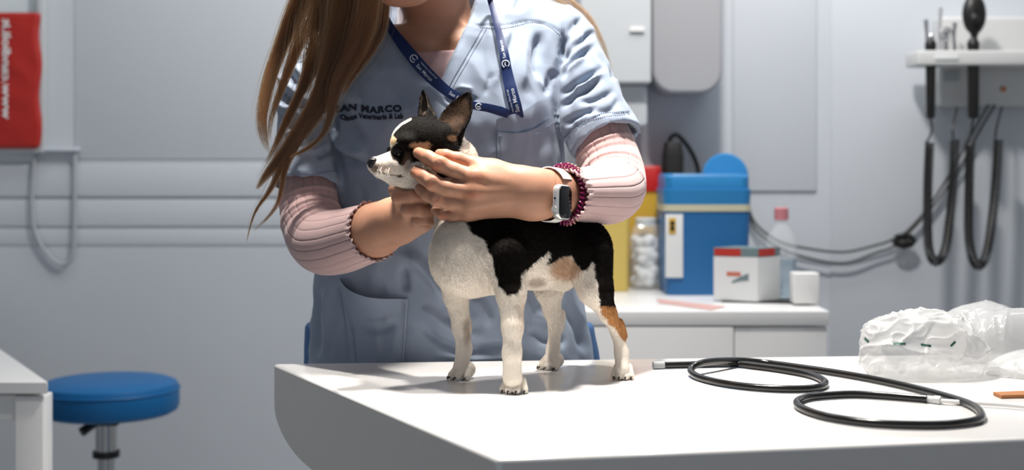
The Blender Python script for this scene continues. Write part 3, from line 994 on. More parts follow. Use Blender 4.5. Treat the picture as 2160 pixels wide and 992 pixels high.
def head1(e, k):
    MB().lathe([(0.006, 0), (0.007, 0.012), (0.004, 0.02), (0, 0.02)], P(1964, 90, 3.46), 16).build('socket', M_chrome, e)
handpiece(1964, 84, 250, 11.5, 9, [(1963, 250, 3.46), (1966, 275, 3.46), (1961, 300, 3.46), (1957, 400, 3.455), (1957, 500, 3.455), (1963, 540, 3.455), (1976, 553, 3.46), (1993, 530, 3.465), (2004, 460, 3.47), (2012, 360, 3.48), (2014, 295, 3.49), (2010, 270, 3.50), (2019, 226, 3.53)],
          'diagnostic_handle', 'slim black handle on a coiled cord hanging at the left of the wall rack', head1)
handpiece(2054, 82, 250, 12.5, 12, [(2053, 250, 3.46), (2049, 275, 3.46), (2047, 300, 3.46), (2044, 400, 3.455), (2043, 490, 3.455), (2050, 540, 3.455), (2064, 562, 3.46), (2080, 540, 3.465), (2092, 470, 3.47), (2102, 370, 3.48), (2106, 295, 3.49), (2102, 270, 3.50), (2113, 226, 3.53)],
          'ophthalmoscope', 'black handle with large oval viewing head on a coiled cord', head2)
def hook(x, lab):
    pass
cb = MB()
for o_ in (0, 13):
    cb.tube(catmull([P(2085 + o_, 222, 3.55), P(2049 + o_, 284, 3.59), P(2009 + o_, 358, 3.595), P(1961 + o_ * 0.7, 433, 3.595), P(1914, 487 + o_ * 0.6, 3.595), P(1880, 507 + o_ * 1.2, 3.595), P(1850, 517 + o_ * 1.2, 3.595), P(1780, 532 + o_ * 1.8, 3.595), P(1700, 524 + o_ * 1.5, 3.595), P(1640, 508 + o_, 3.595), P(1590, 466 + o_, 3.595), P(1572, 400 + o_, 3.597)], 120), 0.0032, 8)
cbo = cb.build('power_cables', mat('dark_grey_cable', (0.05, 0.048, 0.046), rough=0.5))
tag(cbo, 'pair of dark cables sagging along the wall from the instrument unit', 'cable')
kn = Field(np.array(P(1907, 510, 3.58)) - 0.07, np.array(P(1907, 510, 3.58)) + 0.07, 0.003)
for a in np.linspace(0, 2 * math.pi, 9)[:-1]:
    kn.cone(P(1907 + 20 * math.cos(a), 508 + 12 * math.sin(a), 3.585), P(1907 + 22 * math.cos(a + 0.8), 508 + 13 * math.sin(a + 0.8), 3.58), 0.006, 0.006, k=0.004)
kn.ell(P(1907, 512, 3.585), (0.02, 0.012, 0.008), k=0.01)
v, f = kn.mesh(1)
link('cable_bundle', mesh('cable_bundle', v, f), M_hand, cbo)
cup = MB().lathe([(0.004, 0.0), (0.010, 0.006), (0.024, 0.014), (0.026, 0.020), (0.022, 0.017), (0.0, 0.010)], P(1914, 543, 3.592), 28, Matrix.Rotation(-math.pi / 2, 3, 'X')).build('suction_hook', M_clear)
tag(cup, 'clear suction cup on the wall under the cable bundle', 'hook')
# ---------------------------------------------------------------- the dog
dog = empty('dog', P(1110, 800, 1.93)[:2] + (0.896,))
tag(dog, 'small black, white and tan short-haired dog standing on the examination table', 'dog')

def ear_prim(field, base, tip, normal, wide, thick, bowl, k=0.004):
    base, tip, normal = np.array(base, float), np.array(tip, float), np.array(normal, float)
    L = np.linalg.norm(tip - base)
    u = (tip - base) / L
    n = normal - u * (normal @ u)
    n /= np.linalg.norm(n)
    v = np.cross(n, u)
    def fn(X, Y, Z):
        x, y, z = X - base[0], Y - base[1], Z - base[2]
        cu = (x * u[0] + y * u[1] + z * u[2]) / L
        cv = x * v[0] + y * v[1] + z * v[2]
        cn = x * n[0] + y * n[1] + z * n[2]
        t = np.clip(cu, 0, 1)
        w = wide * np.interp(t, [0, .2, .4, .6, .8, .92, 1.0], [.86, 1.0, 1.0, .86, .55, .30, .08])
        s = np.clip(cv / w, -1.3, 1.3)
        n0 = bowl * (s * s - 0.6) * np.interp(t, [0, .5, 1], [1.5, 1.0, 0.3])
        dn = np.abs(cn - n0) - thick * np.interp(t, [0, 1], [1.2, 0.7])
        dv = np.abs(cv) - w
        du = np.maximum(-cu, cu - 1) * L
        return np.maximum(np.maximum(dn, dv * 0.8), du)
    m = np.array([wide * 1.6] * 3)
    field.add(fn, np.minimum(base, tip) - m, np.maximum(base, tip) + m, k)
    return u, v, n

DG = Field((-0.215, 1.765, 0.885), (0.185, 2.075, 1.305), 0.00135)
# trunk
DG.chain([Q(1000, 540, 1.885, 86), Q(1060, 528, 1.905, 82), Q(1140, 530, 1.94, 74), Q(1225, 526, 1.975, 66)], k=0.02)
DG.ell(P(975, 545, 1.865), (0.040, 0.034, 0.047), k=0.02)                 # breast
DG.chain([Q(1000, 505, 1.90, 70), Q(962, 430, 1.915, 54), Q(952, 345, 1.918, 50), Q(925, 310, 1.918, 46)], k=0.02)   # neck
# fore limbs
DG.chain([Q(1066, 545, 1.852, 50), Q(1078, 620, 1.835, 29), Q(1081, 690, 1.823, 20.5), Q(1080, 745, 1.82, 18), Q(1081, 797, 1.822, 21)], k=0.008)
DG.chain([Q(955, 565, 1.905, 38), Q(962, 625, 1.925, 24), Q(974, 690, 1.938, 18), Q(979, 738, 1.942, 14.5), Q(972, 778, 1.938, 17)], k=0.008)
# hind limbs
DG.chain([Q(1238, 545, 1.935, 56), Q(1256, 610, 1.915, 36), Q(1281, 660, 1.925, 17.5), Q(1303, 700, 1.948, 13), Q(1311, 745, 1.945, 13), Q(1312, 780, 1.935, 15)], k=0.007)
DG.chain([Q(1185, 545, 2.02, 52), Q(1158, 612, 2.005, 28), Q(1164, 655, 2.02, 17), Q(1172, 690, 2.035, 13.5), Q(1167, 735, 2.035, 12.5), Q(1160, 765, 2.025, 14)], k=0.007)
DG.cone(P(1303, 684, 1.957), P(1314, 708, 1.955), 0.0085, 0.006, k=0.006)   # heels
DG.cone(P(1180, 664, 2.042), P(1182, 690, 2.045), 0.0085, 0.006, k=0.006)
DG.cone(P(1190, 598, 1.95), P(1170, 570, 1.95), 0.008, 0.012, k=0.02)
# paws: four toes each, splayed along the paw's width
def paw(px, py, d, wpx, fwd, toe=0.0053, tilt=0.0):
    """px, py: toe line on the table; fwd: heading of the toes on the table."""
    c = np.array(P(px, py, d)); c[2] = 0.896
    f = np.array([fwd[0], fwd[1], 0.0]); f /= np.linalg.norm(f)
    s = np.array([-f[1], f[0], 0.0])
    w = wpx * d / FPX
    tips = []
    for i, (a, b) in enumerate(((-0.46, -0.10), (-0.165, 0.13), (0.165, 0.13), (0.46, -0.10))):
        t0 = c + s * a * w + f * (b * w)
        rad = toe * (0.86 if i in (0, 3) else 1.0)
        back = c + s * a * w * 0.72 - f * 0.42 * w + np.array([0, 0, 0.0165])
        DG.cone(back, t0 - f * 0.002 + np.array([0, 0, rad * 1.02]), rad * 0.9, rad, k=0.0004)
        tips.append((t0 + f * rad * 0.75 + np.array([0, 0, rad * 0.85]), f, s * a))
    DG.ell(c - f * 0.60 * w + np.array([0, 0, 0.0120]), (0.0125, 0.0125, 0.0118), k=0.004)
    return tips
claws = []
claws += paw(1082, 826, 1.818, 52, (-0.20, -1))
claws += paw(962, 800, 1.932, 52, (-0.75, -0.8))
claws += paw(1151, 778, 2.024, 50, (-0.75, -0.75))
claws += paw(1313, 801, 1.932, 40, (-0.15, -1))
# head
DG.ell(P(886, 303, 1.905), (0.0372, 0.0345, 0.0365), k=0.012)              # skull
DG.ell(P(854, 300, 1.895), (0.0165, 0.022, 0.020), k=0.010)               # forehead
DG.ell(P(884, 350, 1.898), (0.030, 0.030, 0.030), k=0.012)                 # cheeks
mz = [Q(858, 348, 1.888, 30), Q(822, 348, 1.872, 22.5), Q(797, 350, 1.863, 16), Q(788, 347, 1.860, 12.5)]
DG.chain(mz, k=0.010)
DG.chain([Q(870, 378, 1.892, 24), Q(830, 374, 1.877, 15), Q(800, 366, 1.866, 9)], k=0.006)   # lower jaw
DG.cone(P(838, 303, 1.874), P(857, 300, 1.868), 0.0085, 0.008, k=0.012)    # brow
# socket, mouth line, nostril
EYEC = np.array(P(838, 320, 1.8705))
DG.ell(np.array(P(836, 321, 1.861)), (0.0078, 0.006, 0.0085), k=0.006, op='sub')
DG.chain([Q(789, 361, 1.853, 1.5), Q(812, 366, 1.860, 1.6), Q(832, 368, 1.861, 1.7), Q(846, 369, 1.866, 2.2)], k=0.002, op='sub')
# ears
ear_prim(DG, P(949, 284, 1.905), P(990, 193, 1.925), (-0.52, -0.85, 0.15), 0.0235, 0.0017, 0.012, k=0.006)
DG.cone(P(940, 285, 1.905), P(962, 272, 1.915), 0.013, 0.0105, k=0.012)
ear_prim(DG, P(903, 262, 1.945), P(891, 189, 1.975), (-0.85, -0.45, 0.1), 0.0165, 0.0017, 0.010, k=0.006)
DG.cone(P(905, 268, 1.935), P(902, 250, 1.95), 0.013, 0.010, k=0.012)
DV, DF = DG.mesh(relax=1)

# coat: patches are the animal's own colours
WHITE, BLACK, TAN, BROWN, PINK = (np.array(c) for c in ((0.84, 0.765, 0.67), (0.0055, 0.0042, 0.0033), (0.42, 0.20, 0.075), (0.13, 0.075, 0.045), (0.66, 0.44, 0.33)))
BODY_BLACK = [(975, 440), (979, 465), (990, 487), (1020, 508), (1037, 542), (1043, 575), (1054, 605), (1070, 622), (1087, 622), (1102, 610), (1098, 588), (1104, 574),
              (1134, 550), (1157, 530), (1161, 541), (1152, 562), (1176, 545), (1206, 540), (1226, 570), (1239, 570), (1250, 552), (1254, 569), (1262, 609), (1267, 650),
              (1285, 660), (1302, 655), (1340, 600), (1340, 420), (1010, 400), (1012, 330), (1000, 350), (990, 400)]
LEG_TAN = [(1264, 646), (1310, 646), (1330, 685), (1325, 722), (1312, 716), (1302, 698), (1284, 684), (1272, 664)]
HEAD_BLACK = [(826, 300), (824, 287), (812, 284), (800, 262), (835, 235), (870, 236), (872, 243), (864, 180), (1004, 180), (1002, 262), (976, 292), (970, 318), (972, 345), (962, 376), (930, 376), (905, 352),
              (884, 340), (868, 344), (861, 338), (850, 349), (838, 345), (829, 336), (824, 320), (830, 308), (840, 300)]
EAR_IN = [(925, 252), (944, 230), (962, 214), (978, 204), (989, 212), (992, 238), (981, 258), (968, 276), (958, 282), (948, 262)]
EAR_FAR_IN = [(884, 243), (887, 212), (893, 198), (903, 218), (918, 243)]
def soft(sd, w):
    t = np.clip(0.5 - sd / (2 * w), 0, 1)
    return (t * t * (3 - 2 * t))[:, None]
def coat(V):
    p = topx(V)
    jit = np.stack([vnoise(V, 420, 3) * 2.0 + vnoise(V, 150, 4) * 2.5, vnoise(V, 420, 5) * 2.0 + vnoise(V, 150, 6) * 2.5], axis=1)
    q = p + jit
    C = np.repeat(WHITE[None], len(V), 0)
    C = C * (1 - 0.10 * (0.5 + 0.5 * vnoise(V, 60, 9)))[:, None]
    def put(sd, col, w=1.5, a=1.0):
        nonlocal C
        m = soft(sd, w) * a
        C = C * (1 - m) + col * m
    put(np.hypot((q[:, 0] - 1192) / 34, (q[:, 1] - 566) / 26) * 28 - 28, TAN * 0.9, 9, 0.75)
    put(np.hypot((q[:, 0] - 1132) / 18, (q[:, 1] - 596) / 9) * 10 - 10, BROWN * 1.4, 5, 0.55)
    body = V[:, 2] < 1.195
    put(np.where(body | (p[:, 0] > 1000), poly_sd(q, BODY_BLACK), 99), BLACK, 1.6)
    put(poly_sd(q, LEG_TAN), TAN, 3)
    put(np.hypot((q[:, 0] - 985) / 9, (q[:, 1] - 700) / 28) * 15 - 15, BROWN * 1.7, 8, 0.5)
    put(np.hypot((q[:, 0] - 1100) / 10, (q[:, 1] - 662) / 40) * 12 - 12, BROWN * 3, 10, 0.25)
    head = V[:, 2] > 1.155
    put(np.where(head, poly_sd(q, HEAD_BLACK), 99), BLACK, 1.3)
    put(np.hypot((q[:, 0] - 828) / 7.5, (q[:, 1] - 297) / 9.5) * 9 - 9, np.array((0.70, 0.52, 0.32)), 2)
    put(np.hypot((q[:, 0] - 886) / 20, (q[:, 1] - 309) / 9) * 11 - 11, np.array((0.42, 0.28, 0.17)), 3)
    put(np.hypot((q[:, 0] - 858) / 10, (q[:, 1] - 343) / 20) * 13 - 13, BROWN * 1.6, 6, 0.6)
    put(line_d(p, [(823, 292), (832, 277), (846, 263), (866, 252)])[0] - 2.0, WHITE, 1.0)
    put(np.where(V[:, 1] < 1.96, poly_sd(q, EAR_IN), 99), np.array((0.050, 0.029, 0.018)), 5, 0.9)
    put(np.where(V[:, 1] < 1.96, np.hypot((p[:, 0] - 953) / 10, (p[:, 1] - 292) / 7) * 8 - 8, 99), np.array((0.20, 0.115, 0.06)), 3, 0.8)
    put(np.where(V[:, 1] > 1.94, poly_sd(q, EAR_FAR_IN), 99), np.array((0.07, 0.052, 0.04)), 3, 0.9)
    put(np.hypot((q[:, 0] - 806) / 22, (q[:, 1] - 356) / 9) * 10 - 10, PINK, 6, 0.6)
    put(np.hypot((q[:, 0] - 843) / 7, (q[:, 1] - 371) / 3.2) * 4 - 4, BLACK * 3, 1.5, 0.9)
    put(line_d(p, [(789, 361), (812, 367), (832, 370), (843, 371)])[0] - 1.0, BROWN * 0.7, 1.3, 0.85)
    put(np.hypot((q[:, 0] - 792) / 9, (q[:, 1] - 357) / 7) * 8 - 8, BROWN * 0.6, 3, 0.8)
    put(np.hypot((p[:, 0] - 838) / 15, (p[:, 1] - 322) / 18) * 16 - 16, BLACK, 2.5)
    return C
DC = coat(DV)
DN = normals(DV, DF)
me = mesh('body', DV, DF)
set_color(me, 'coat', DC)
M_coat = mat('short_coat', attr='coat', rough=0.8, bump=0.3, bump_scale=700, bump_dist=0.0006, spec=0.12)
dog_body = link('body', me, M_coat, dog)
dog_bvh = bvh_of(DV, DF)

# short fur over the coat
rng = np.random.default_rng(5)
def comb(V):
    """Lay of the hair: back along the trunk, down the limbs, away from the nose on the head."""
    D = np.tile(np.array([0.55, 0.35, -0.75]), (len(V), 1))
    z = V[:, 2]
    D[z < 1.04] = (0.12, 0.05, -1.0)
    hd = (z > 1.17) | ((V[:, 0] < -0.12) & (z > 1.14))
    e = V - np.array(P(778, 342, 1.85))
    D[hd] = (e / np.linalg.norm(e, axis=1, keepdims=True))[hd]
    return D / np.linalg.norm(D, axis=1, keepdims=True)
tri = V0 = None
area = np.linalg.norm(np.cross(DV[DF[:, 1]] - DV[DF[:, 0]], DV[DF[:, 3]] - DV[DF[:, 0]]), axis=1)
fc = DV[DF].mean(axis=1)
wgt = area * np.where(fc[:, 2] > 1.16, 1.5, 1.0) * np.where(DN[DF[:, 0], 1] > 0.6, 0.35, 1.0)
NH = 120000
pick = rng.choice(len(DF), NH, p=wgt / wgt.sum())
r1, r2 = rng.random((NH, 1)), rng.random((NH, 1))
f4 = DV[DF[pick]]
root = (f4[:, 0] * (1 - r1) + f4[:, 1] * r1) * (1 - r2) + (f4[:, 3] * (1 - r1) + f4[:, 2] * r1) * r2
nn = DN[DF[pick, 0]]
keep = np.linalg.norm((root - EYEC), axis=1) > 0.0115
keep &= np.linalg.norm(root - np.array(P(784, 346, 1.855)), axis=1) > 0.0085
root, nn = root[keep], nn[keep]
NH = len(root)
cd = comb(root)
cd = cd - nn * (cd * nn).sum(axis=1, keepdims=True)
cd /= np.linalg.norm(cd, axis=1, keepdims=True) + 1e-9
z = root[:, 2]
ln = np.interp(z, [0.9, 0.925, 0.95, 1.05, 1.14, 1.19, 1.3], [0.0009, 0.0011, 0.0024, 0.0044, 0.0058, 0.0036, 0.0028]) * rng.uniform(0.6, 1.35, NH)
ln = np.where((z > 1.222), ln * 0.45, ln)
mz_d = np.linalg.norm(root - np.array(P(784, 346, 1.86)), axis=1)
ln *= np.interp(mz_d, [0.01, 0.035, 0.07], [0.35, 0.6, 1.0])
jit = rng.normal(0, 0.16, (NH, 3))
lift = np.where(z > 1.185, 0.13, 0.28)[:, None]
p1 = root + (nn * lift + cd * 0.8 + jit * 0.5) * (ln * 0.5)[:, None]
p2 = p1 + (nn * 0.10 + cd * 1.0 + jit) * (ln * 0.55)[:, None]
root = root - nn * 0.0006
fc_ = bpy.data.hair_curves.new('fur')
fc_.add_curves([3] * NH)
fc_.attributes['position'].data.foreach_set('vector', np.stack([root, p1, p2], axis=1).astype(np.float32).ravel())
ra = fc_.attributes.get('radius') or fc_.attributes.new('radius', 'FLOAT', 'POINT')
ra.data.foreach_set('value', np.tile(np.array([0.00015, 0.00012, 0.00003], np.float32), NH))
hc = coat(root)
hc = hc * rng.uniform(0.8, 1.15, (NH, 1))
ca = fc_.attributes.new('coat', 'FLOAT_COLOR', 'CURVE')
ca.data.foreach_set('color', np.concatenate([hc, np.ones((NH, 1))], axis=1).astype(np.float32).ravel())
M_fur = mat('fur', attr='coat', rough=0.6, spec=0.03)
fur = bpy.data.objects.new('fur', fc_)
SC.collection.objects.link(fur)
fc_.materials.append(M_fur)
attach(fur, dog_body)
tag(fur, kind='stuff')

# eye, nose, claws, whiskers
M_eye = mat('dark_eye', (0.008, 0.005, 0.004), rough=0.06, spec=0.35)
M_nose = mat('wet_nose', (0.012, 0.009, 0.010), rough=0.22, bump=0.6, bump_scale=1400, bump_dist=0.0006)
M_claw = mat('claw', (0.035, 0.028, 0.025), rough=0.35)
def ball(name, c, r, m, parent, sc=(1, 1, 1), seg=24):
    prof = [(r * math.sin(math.pi * i / 16), -r * math.cos(math.pi * i / 16)) for i in range(17)]
    prof[0] = (0, -r); prof[-1] = (0, r)
    b = MB().lathe(prof, (0, 0, 0), seg)
    b.V = [(v[0] * sc[0] + c[0], v[1] * sc[1] + c[1], v[2] * sc[2] + c[2]) for v in b.V]
    return b.build(name, m, parent)
ball('eye', EYEC + np.array([0.0002, 0.0014, 0]), 0.0080, M_eye, dog_body, (0.95, 0.9, 1.1))
ball('eye', np.array(P(827, 318, 1.922)), 0.0075, M_eye, dog_body)
NB = Field(np.array(P(784, 347, 1.855)) - 0.02, np.array(P(784, 347, 1.855)) + 0.02, 0.0007)
NB.ell(P(784, 345, 1.856), (0.0062, 0.0072, 0.0066), k=0.003)
NB.ell(P(787, 338, 1.856), (0.0055, 0.0075, 0.0035), k=0.003)
NB.cone(P(786, 352, 1.855), P(788, 359, 1.856), 0.0030, 0.0022, k=0.003)
NB.cone(P(783, 349, 1.846), P(792, 347, 1.846), 0.0016, 0.0010, k=0.001, op='sub')
NB.cone(P(776, 349, 1.857), P(779, 345, 1.850), 0.0013, 0.0010, k=0.001, op='sub')
v, f = NB.mesh(2)
link('nose', mesh('nose', v, f), M_nose, dog_body)
for c, fw, sd in claws:
    pts = [c - fw * 0.003, c + fw * 0.0006 + np.array([0, 0, -0.0006]), c + fw * 0.0022 + np.array([0, 0, -0.0036])]
    MB().tube(catmull(pts, 6), np.linspace(0.0017, 0.0006, 6), 8).build('claw', M_claw, dog_body)
M_whisk = mat('whisker', (0.75, 0.70, 0.62), rough=0.4)
wb = MB()
for i in range(26):
    a = rng.random()
    bx, by = 797 + 30 * rng.random(), 350 + 14 * rng.random()
    s, nrm = hit_px(dog_bvh, bx, by, 0, 1.86)
    L = rng.uniform(0.008, 0.021)
    e = s + Vector((rng.uniform(-0.25, 0.55), -0.55, -0.75)).normalized() * L
    mid = (s + e) / 2 + Vector((-0.002, -0.002, 0.0008))
    wb.tube(catmull([s, mid, e], 7), np.linspace(0.00018, 0.00005, 7), 4)
wo = wb.build('whiskers', M_whisk, dog_body)
tag(wo, kind='stuff')
# ---------------------------------------------------------------- the person
M_skin = mat('skin', attr='tone', rough=0.48, sss=0.12, sss_radius=(0.008, 0.003, 0.0015), noise=0.10, noise_scale=90, bump=0.22, bump_scale=700, bump_dist=0.0005, spec=0.35)
M_scrub = mat('scrub_cotton', (0.26, 0.312, 0.40), rough=0.8, noise=0.04, noise_scale=30, bump=0.25, bump_scale=1500, bump_dist=0.0003, sheen=0.15, spec=0.25)
M_knit = mat('pink_rib_knit', (0.52, 0.35, 0.34), rough=0.85, noise=0.05, noise_scale=120, bump=0.3, bump_scale=1600, bump_dist=0.0003, sheen=0.3, spec=0.2)
M_trouser = mat('trouser_cotton', (0.07, 0.16, 0.34), rough=0.85, noise=0.06, noise_scale=40)
M_thread = mat('thread', (0.13, 0.16, 0.23), rough=0.8)
M_embroid = mat('navy_thread', (0.012, 0.017, 0.035), rough=0.75)

person = empty('person', (-0.10, 2.24, 0))
tag(person, 'person in blue-grey scrubs and pink ribbed sleeves holding the dog with both hands', 'person')

# ---- trunk shared by skin, undershirt and scrubs
TORSO = np.array([  # py, left px, right px, centre depth, half depth
    (-20, 800, 1050, 2.215, 0.060), (40, 730, 1120, 2.215, 0.078), (90, 700, 1165, 2.208, 0.092), (150, 694, 1183, 2.200, 0.106), (250, 703, 1183, 2.193, 0.122), (330, 712, 1190, 2.198, 0.120),
    (450, 692, 1204, 2.220, 0.108), (600, 664, 1222, 2.236, 0.108), (700, 656, 1240, 2.238, 0.112), (765, 652, 1252, 2.240, 0.115), (900, 655, 1258, 2.245, 0.118)], float)
TZS = CAMZ - (TORSO[:, 0] - HORIZON) / FPX * TORSO[:, 3]
def torso_fn(inset, ztop=None, zbot=None):
    o = np.argsort(TZS)
    zs = TZS[o]
    cx = ((TORSO[:, 1] + TORSO[:, 2]) / 2 - 1080)[o] / FPX * TORSO[o, 3]
    hw = ((TORSO[:, 2] - TORSO[:, 1]) / 2)[o] / FPX * TORSO[o, 3] - inset
    cy = TORSO[o, 3]
    hd = TORSO[o, 4] - inset
    def fn(X, Y, Z):
        # one evaluation of the profile per height
        zz = Z[0, 0, :]
        def sm(a):
            g = np.interp(zz, zs, a)
            w_ = 9
            return np.convolve(np.pad(g, w_ // 2, mode='edge'), np.ones(w_) / w_, mode='valid')
        c, w, y0, h = sm(cx), sm(hw), sm(cy), sm(hd)
        q = (np.abs((X - c) / w) ** 2.3 + np.abs((Y - y0) / h) ** 2.3) ** (1 / 2.3)
        d = (q - 1) * np.minimum(w, h)
        if ztop is not None:
            d = np.maximum(d, Z - ztop)
        if zbot is not None:
            d = np.maximum(d, zbot - Z)
        return d
    lo = (cx.min() - 0.25, cy.min() - 0.14, zs.min() if zbot is None else zbot)
    hi = (cx.max() + 0.25, cy.max() + 0.14, zs.max() if ztop is None else ztop)
    return fn, lo, hi

# ---- scrub top
ZHEM = CAMZ - (880 - HORIZON) / FPX * 2.24
SF_ = Field((-0.415, 1.99, ZHEM - 0.02), (0.225, 2.385, 1.53), 0.0030)
fn, lo, hi = torso_fn(0.0, ztop=1.475, zbot=ZHEM)
SF_.add(fn, lo, hi, k=0.0)
SF_.cone(Q(1010, 25, 2.225, 0)[:3], Q(1172, 88, 2.215, 0)[:3], 0.044, 0.058, k=0.03)
SF_.cone(Q(845, 45, 2.225, 0)[:3], Q(668, 150, 2.215, 0)[:3], 0.044, 0.052, k=0.03)
SF_.cone(P(1176, 96, 2.212), P(1279, 300, 2.125), 0.058, 0.0535, k=0.012, cap=True, cavity=0.006)
SF_.cone(P(664, 160, 2.212), P(647, 392, 2.150), 0.052, 0.0515, k=0.012, cap=True, cavity=0.006)
VNECK = [(770, -150), (800, 0), (822, 58), (870, 125), (924, 188), (958, 118), (985, 58), (1003, 0), (1015, -150)]
def wedge(X, Y, Z):
    px = 1080 + X / Y * FPX
    py = HORIZON - (Z - CAMZ) / Y * FPX
    sd = poly_sd(np.stack([px.ravel(), py.ravel()], axis=1), VNECK).reshape(X.shape) * 2.1 / FPX
    return np.maximum(sd, Y - 2.225)
SF_.add(wedge, P(790, 190, 2.05), P(1010, -60, 2.22), k=0.003, op='sub')
SF_.cone(P(925, 60, 2.24), P(915, -120, 2.20), 0.066, 0.062, k=0.004, op='sub')
SV, SFc = SF_.mesh(2)
# folds: (line in photograph pixels, half width px, height mm)
FOLDS = [
    # sleeve on the right of the picture
    ([(1236, 30), (1205, 66), (1176, 122)], 9, -5), ([(1262, 62), (1212, 96), (1174, 140)], 8, -5.5), ([(1262, 95), (1212, 125), (1178, 172)], 8, -4.5),
    ([(1224, 42), (1192, 84)], 7, 3), ([(1238, 68), (1196, 112)], 7, 3), ([(1240, 112), (1188, 155)], 7, 3),
    ([(1278, 140), (1214, 178), (1176, 206)], 8, -4.5), ([(1275, 165), (1222, 195), (1176, 232)], 8, -5), ([(1275, 152), (1205, 190)], 6, 3), ([(1290, 130), (1297, 172)], 7, -4),
    ([(1300, 190), (1262, 208), (1215, 216)], 7, -3), ([(1306, 205), (1288, 232), (1250, 238)], 7, -2.5), ([(1262, 222), (1215, 250), (1184, 262)], 8, -4), ([(1246, 238), (1205, 262)], 6, 2.5),
    ([(1330, 262), (1346, 292)], 6, -3), ([(1345, 270), (1356, 296)], 7, 4),
    # armhole and front, right half
    ([(1188, 40), (1187, 90), (1172, 150), (1170, 230), (1182, 300)], 6, -6), ([(1140, 60), (1130, 120), (1136, 175)], 10, -5), ([(1110, 55), (1104, 130), (1100, 200)], 10, 2.5), ([(1086, 50), (1072, 120), (1062, 205)], 7, -3.5),
    ([(1166, 140), (1150, 205)], 7, -4), ([(1098, -10), (1088, 28)], 8, -3), ([(1036, 190), (1052, 150), (1058, 110)], 9, 2), ([(1040, 150), (1022, 205)], 6, -2),
    ([(950, 190), (990, 205), (1015, 212)], 6, -2.5), ([(965, 185), (1000, 188)], 5, 2), ([(935, 205), (960, 225)], 6, -2),
    # front, left half
    ([(722, 150), (742, 202), (762, 222)], 12, 4), ([(712, 190), (730, 250), (758, 288), (786, 294)], 13, -4.5), ([(698, 284), (740, 316), (782, 322)], 12, 5), ([(700, 200), (706, 280), (716, 380)], 9, -7),
    ([(790, 150), (840, 190), (880, 240)], 16, -2.5), ([(760, 120), (800, 160), (830, 205)], 14, 2.5), ([(722, 330), (760, 345), (800, 350)], 9, -3),
    # sleeve on the left of the picture
    ([(582, 140), (622, 193), (648, 214)], 9, 4.5), ([(577, 186), (612, 212), (656, 228)], 10, -6), ([(576, 208), (622, 240), (650, 252)], 9, 4), ([(600, 150), (628, 180)], 8, -4), ([(622, 132), (658, 190)], 9, 4),
    ([(592, 230), (584, 290)], 7, -3), ([(600, 250), (640, 285), (676, 290)], 10, -3.5), ([(598, 275), (650, 305)], 8, 3), ([(700, 300), (660, 318), (620, 322)], 7, 3), ([(704, 316), (668, 334)], 6, -3), ([(640, 235), (690, 262)], 8, 3),
    # lower front
    ([(832, 528), (878, 548), (920, 600), (945, 650)], 15, 7), ([(850, 560), (858, 620)], 9, -6), ([(900, 520), (925, 560), (960, 640)], 12, -6), ([(672, 600), (668, 700), (672, 765)], 10, -4), ([(690, 590), (692, 690), (684, 765)], 9, 3), ([(712, 590), (730, 660), (745, 710)], 8, -3),
    ([(760, 690), (800, 696), (840, 682)], 9, -3.5), ([(750, 676), (800, 680), (840, 668)], 8, 2.5), ([(880, 640), (960, 700), (1040, 715)], 12, 3), ([(870, 680), (950, 730), (1060, 742)], 10, -4), ([(1000, 735), (1070, 727)], 8, -4), ([(900, 745), (1000, 757), (1110, 750)], 8, 3),
    ([(1110, 690), (1150, 715), (1200, 722)], 12, -4), ([(1190, 640), (1215, 690), (1235, 750)], 12, -4), ([(1120, 660), (1180, 680)], 10, 3), ([(1000, 620), (1040, 690)], 12, 4), ([(940, 660), (980, 690)], 10, -3),
]
def fold_depth(px, folds):
    e = np.zeros(len(px))
    for line, w, h in folds:
        ln_ = np.asarray(line, float)
        m = (px[:, 0] > ln_[:, 0].min() - 3 * w) & (px[:, 0] < ln_[:, 0].max() + 3 * w) & (px[:, 1] > ln_[:, 1].min() - 3 * w) & (px[:, 1] < ln_[:, 1].max() + 3 * w)
        if not m.any():
            continue
        sm = catmull(ln_, 14) if len(ln_) > 2 else ln_
        d, u, s = line_d(px[m], sm)
        t = np.clip(np.minimum(u, 1 - u) / 0.28, 0, 1)
        e[m] += h * 0.0024 * np.exp(-(d / (0.85 * w)) ** 2) * t * t * (3 - 2 * t)
    return e
SN = normals(SV, SFc)
spx = topx(SV)
front = np.clip((-SN[:, 1] + 0.15) / 0.5, 0, 1)
disp = fold_depth(spx, FOLDS) * front
wr = vnoise(SV * np.array([1, 1, 0.55]) + 0.01 * vnoise(SV, 22, 7)[:, None], 30, 21)
wr2 = vnoise(SV * np.array([1.0, 1.0, 0.7]), 75, 22)
disp += 0.0030 * (1 - 2 * np.abs(wr)) + 0.0011 * wr2
# hems and seams: folded edge strips stand proud, seams sink
for line, wd, dv in (([(1188, 292), (1215, 268), (1262, 246), (1330, 238)], 2.2, -0.0022), ([(1205, 316), (1240, 300), (1290, 286), (1352, 286)], 4, 0.0010),
                     ([(576, 357), (640, 366), (716, 356)], 2.0, -0.0016),
                     ([(1010, 54), (1060, 56), (1090, 50), (1120, 44), (1150, 48), (1186, 72)], 2.0, -0.0026), ([(1022, 60), (1001, 96), (981, 131), (961, 165), (949, 189)], 4.0, -0.0016),
                     ([(608, 132), (640, 121), (690, 106)], 3.0, -0.0018)):
    d, u, s = line_d(spx, line)
    disp += dv * np.exp(-(d / wd) ** 2) * front
SV = SV + SN * disp[:, None]
SV = laplace(SV, SFc, 0.25)
scrub = link('scrub_top', mesh('scrub_top', SV, SFc), M_scrub, person)
sbvh = bvh_of(SV, SFc)

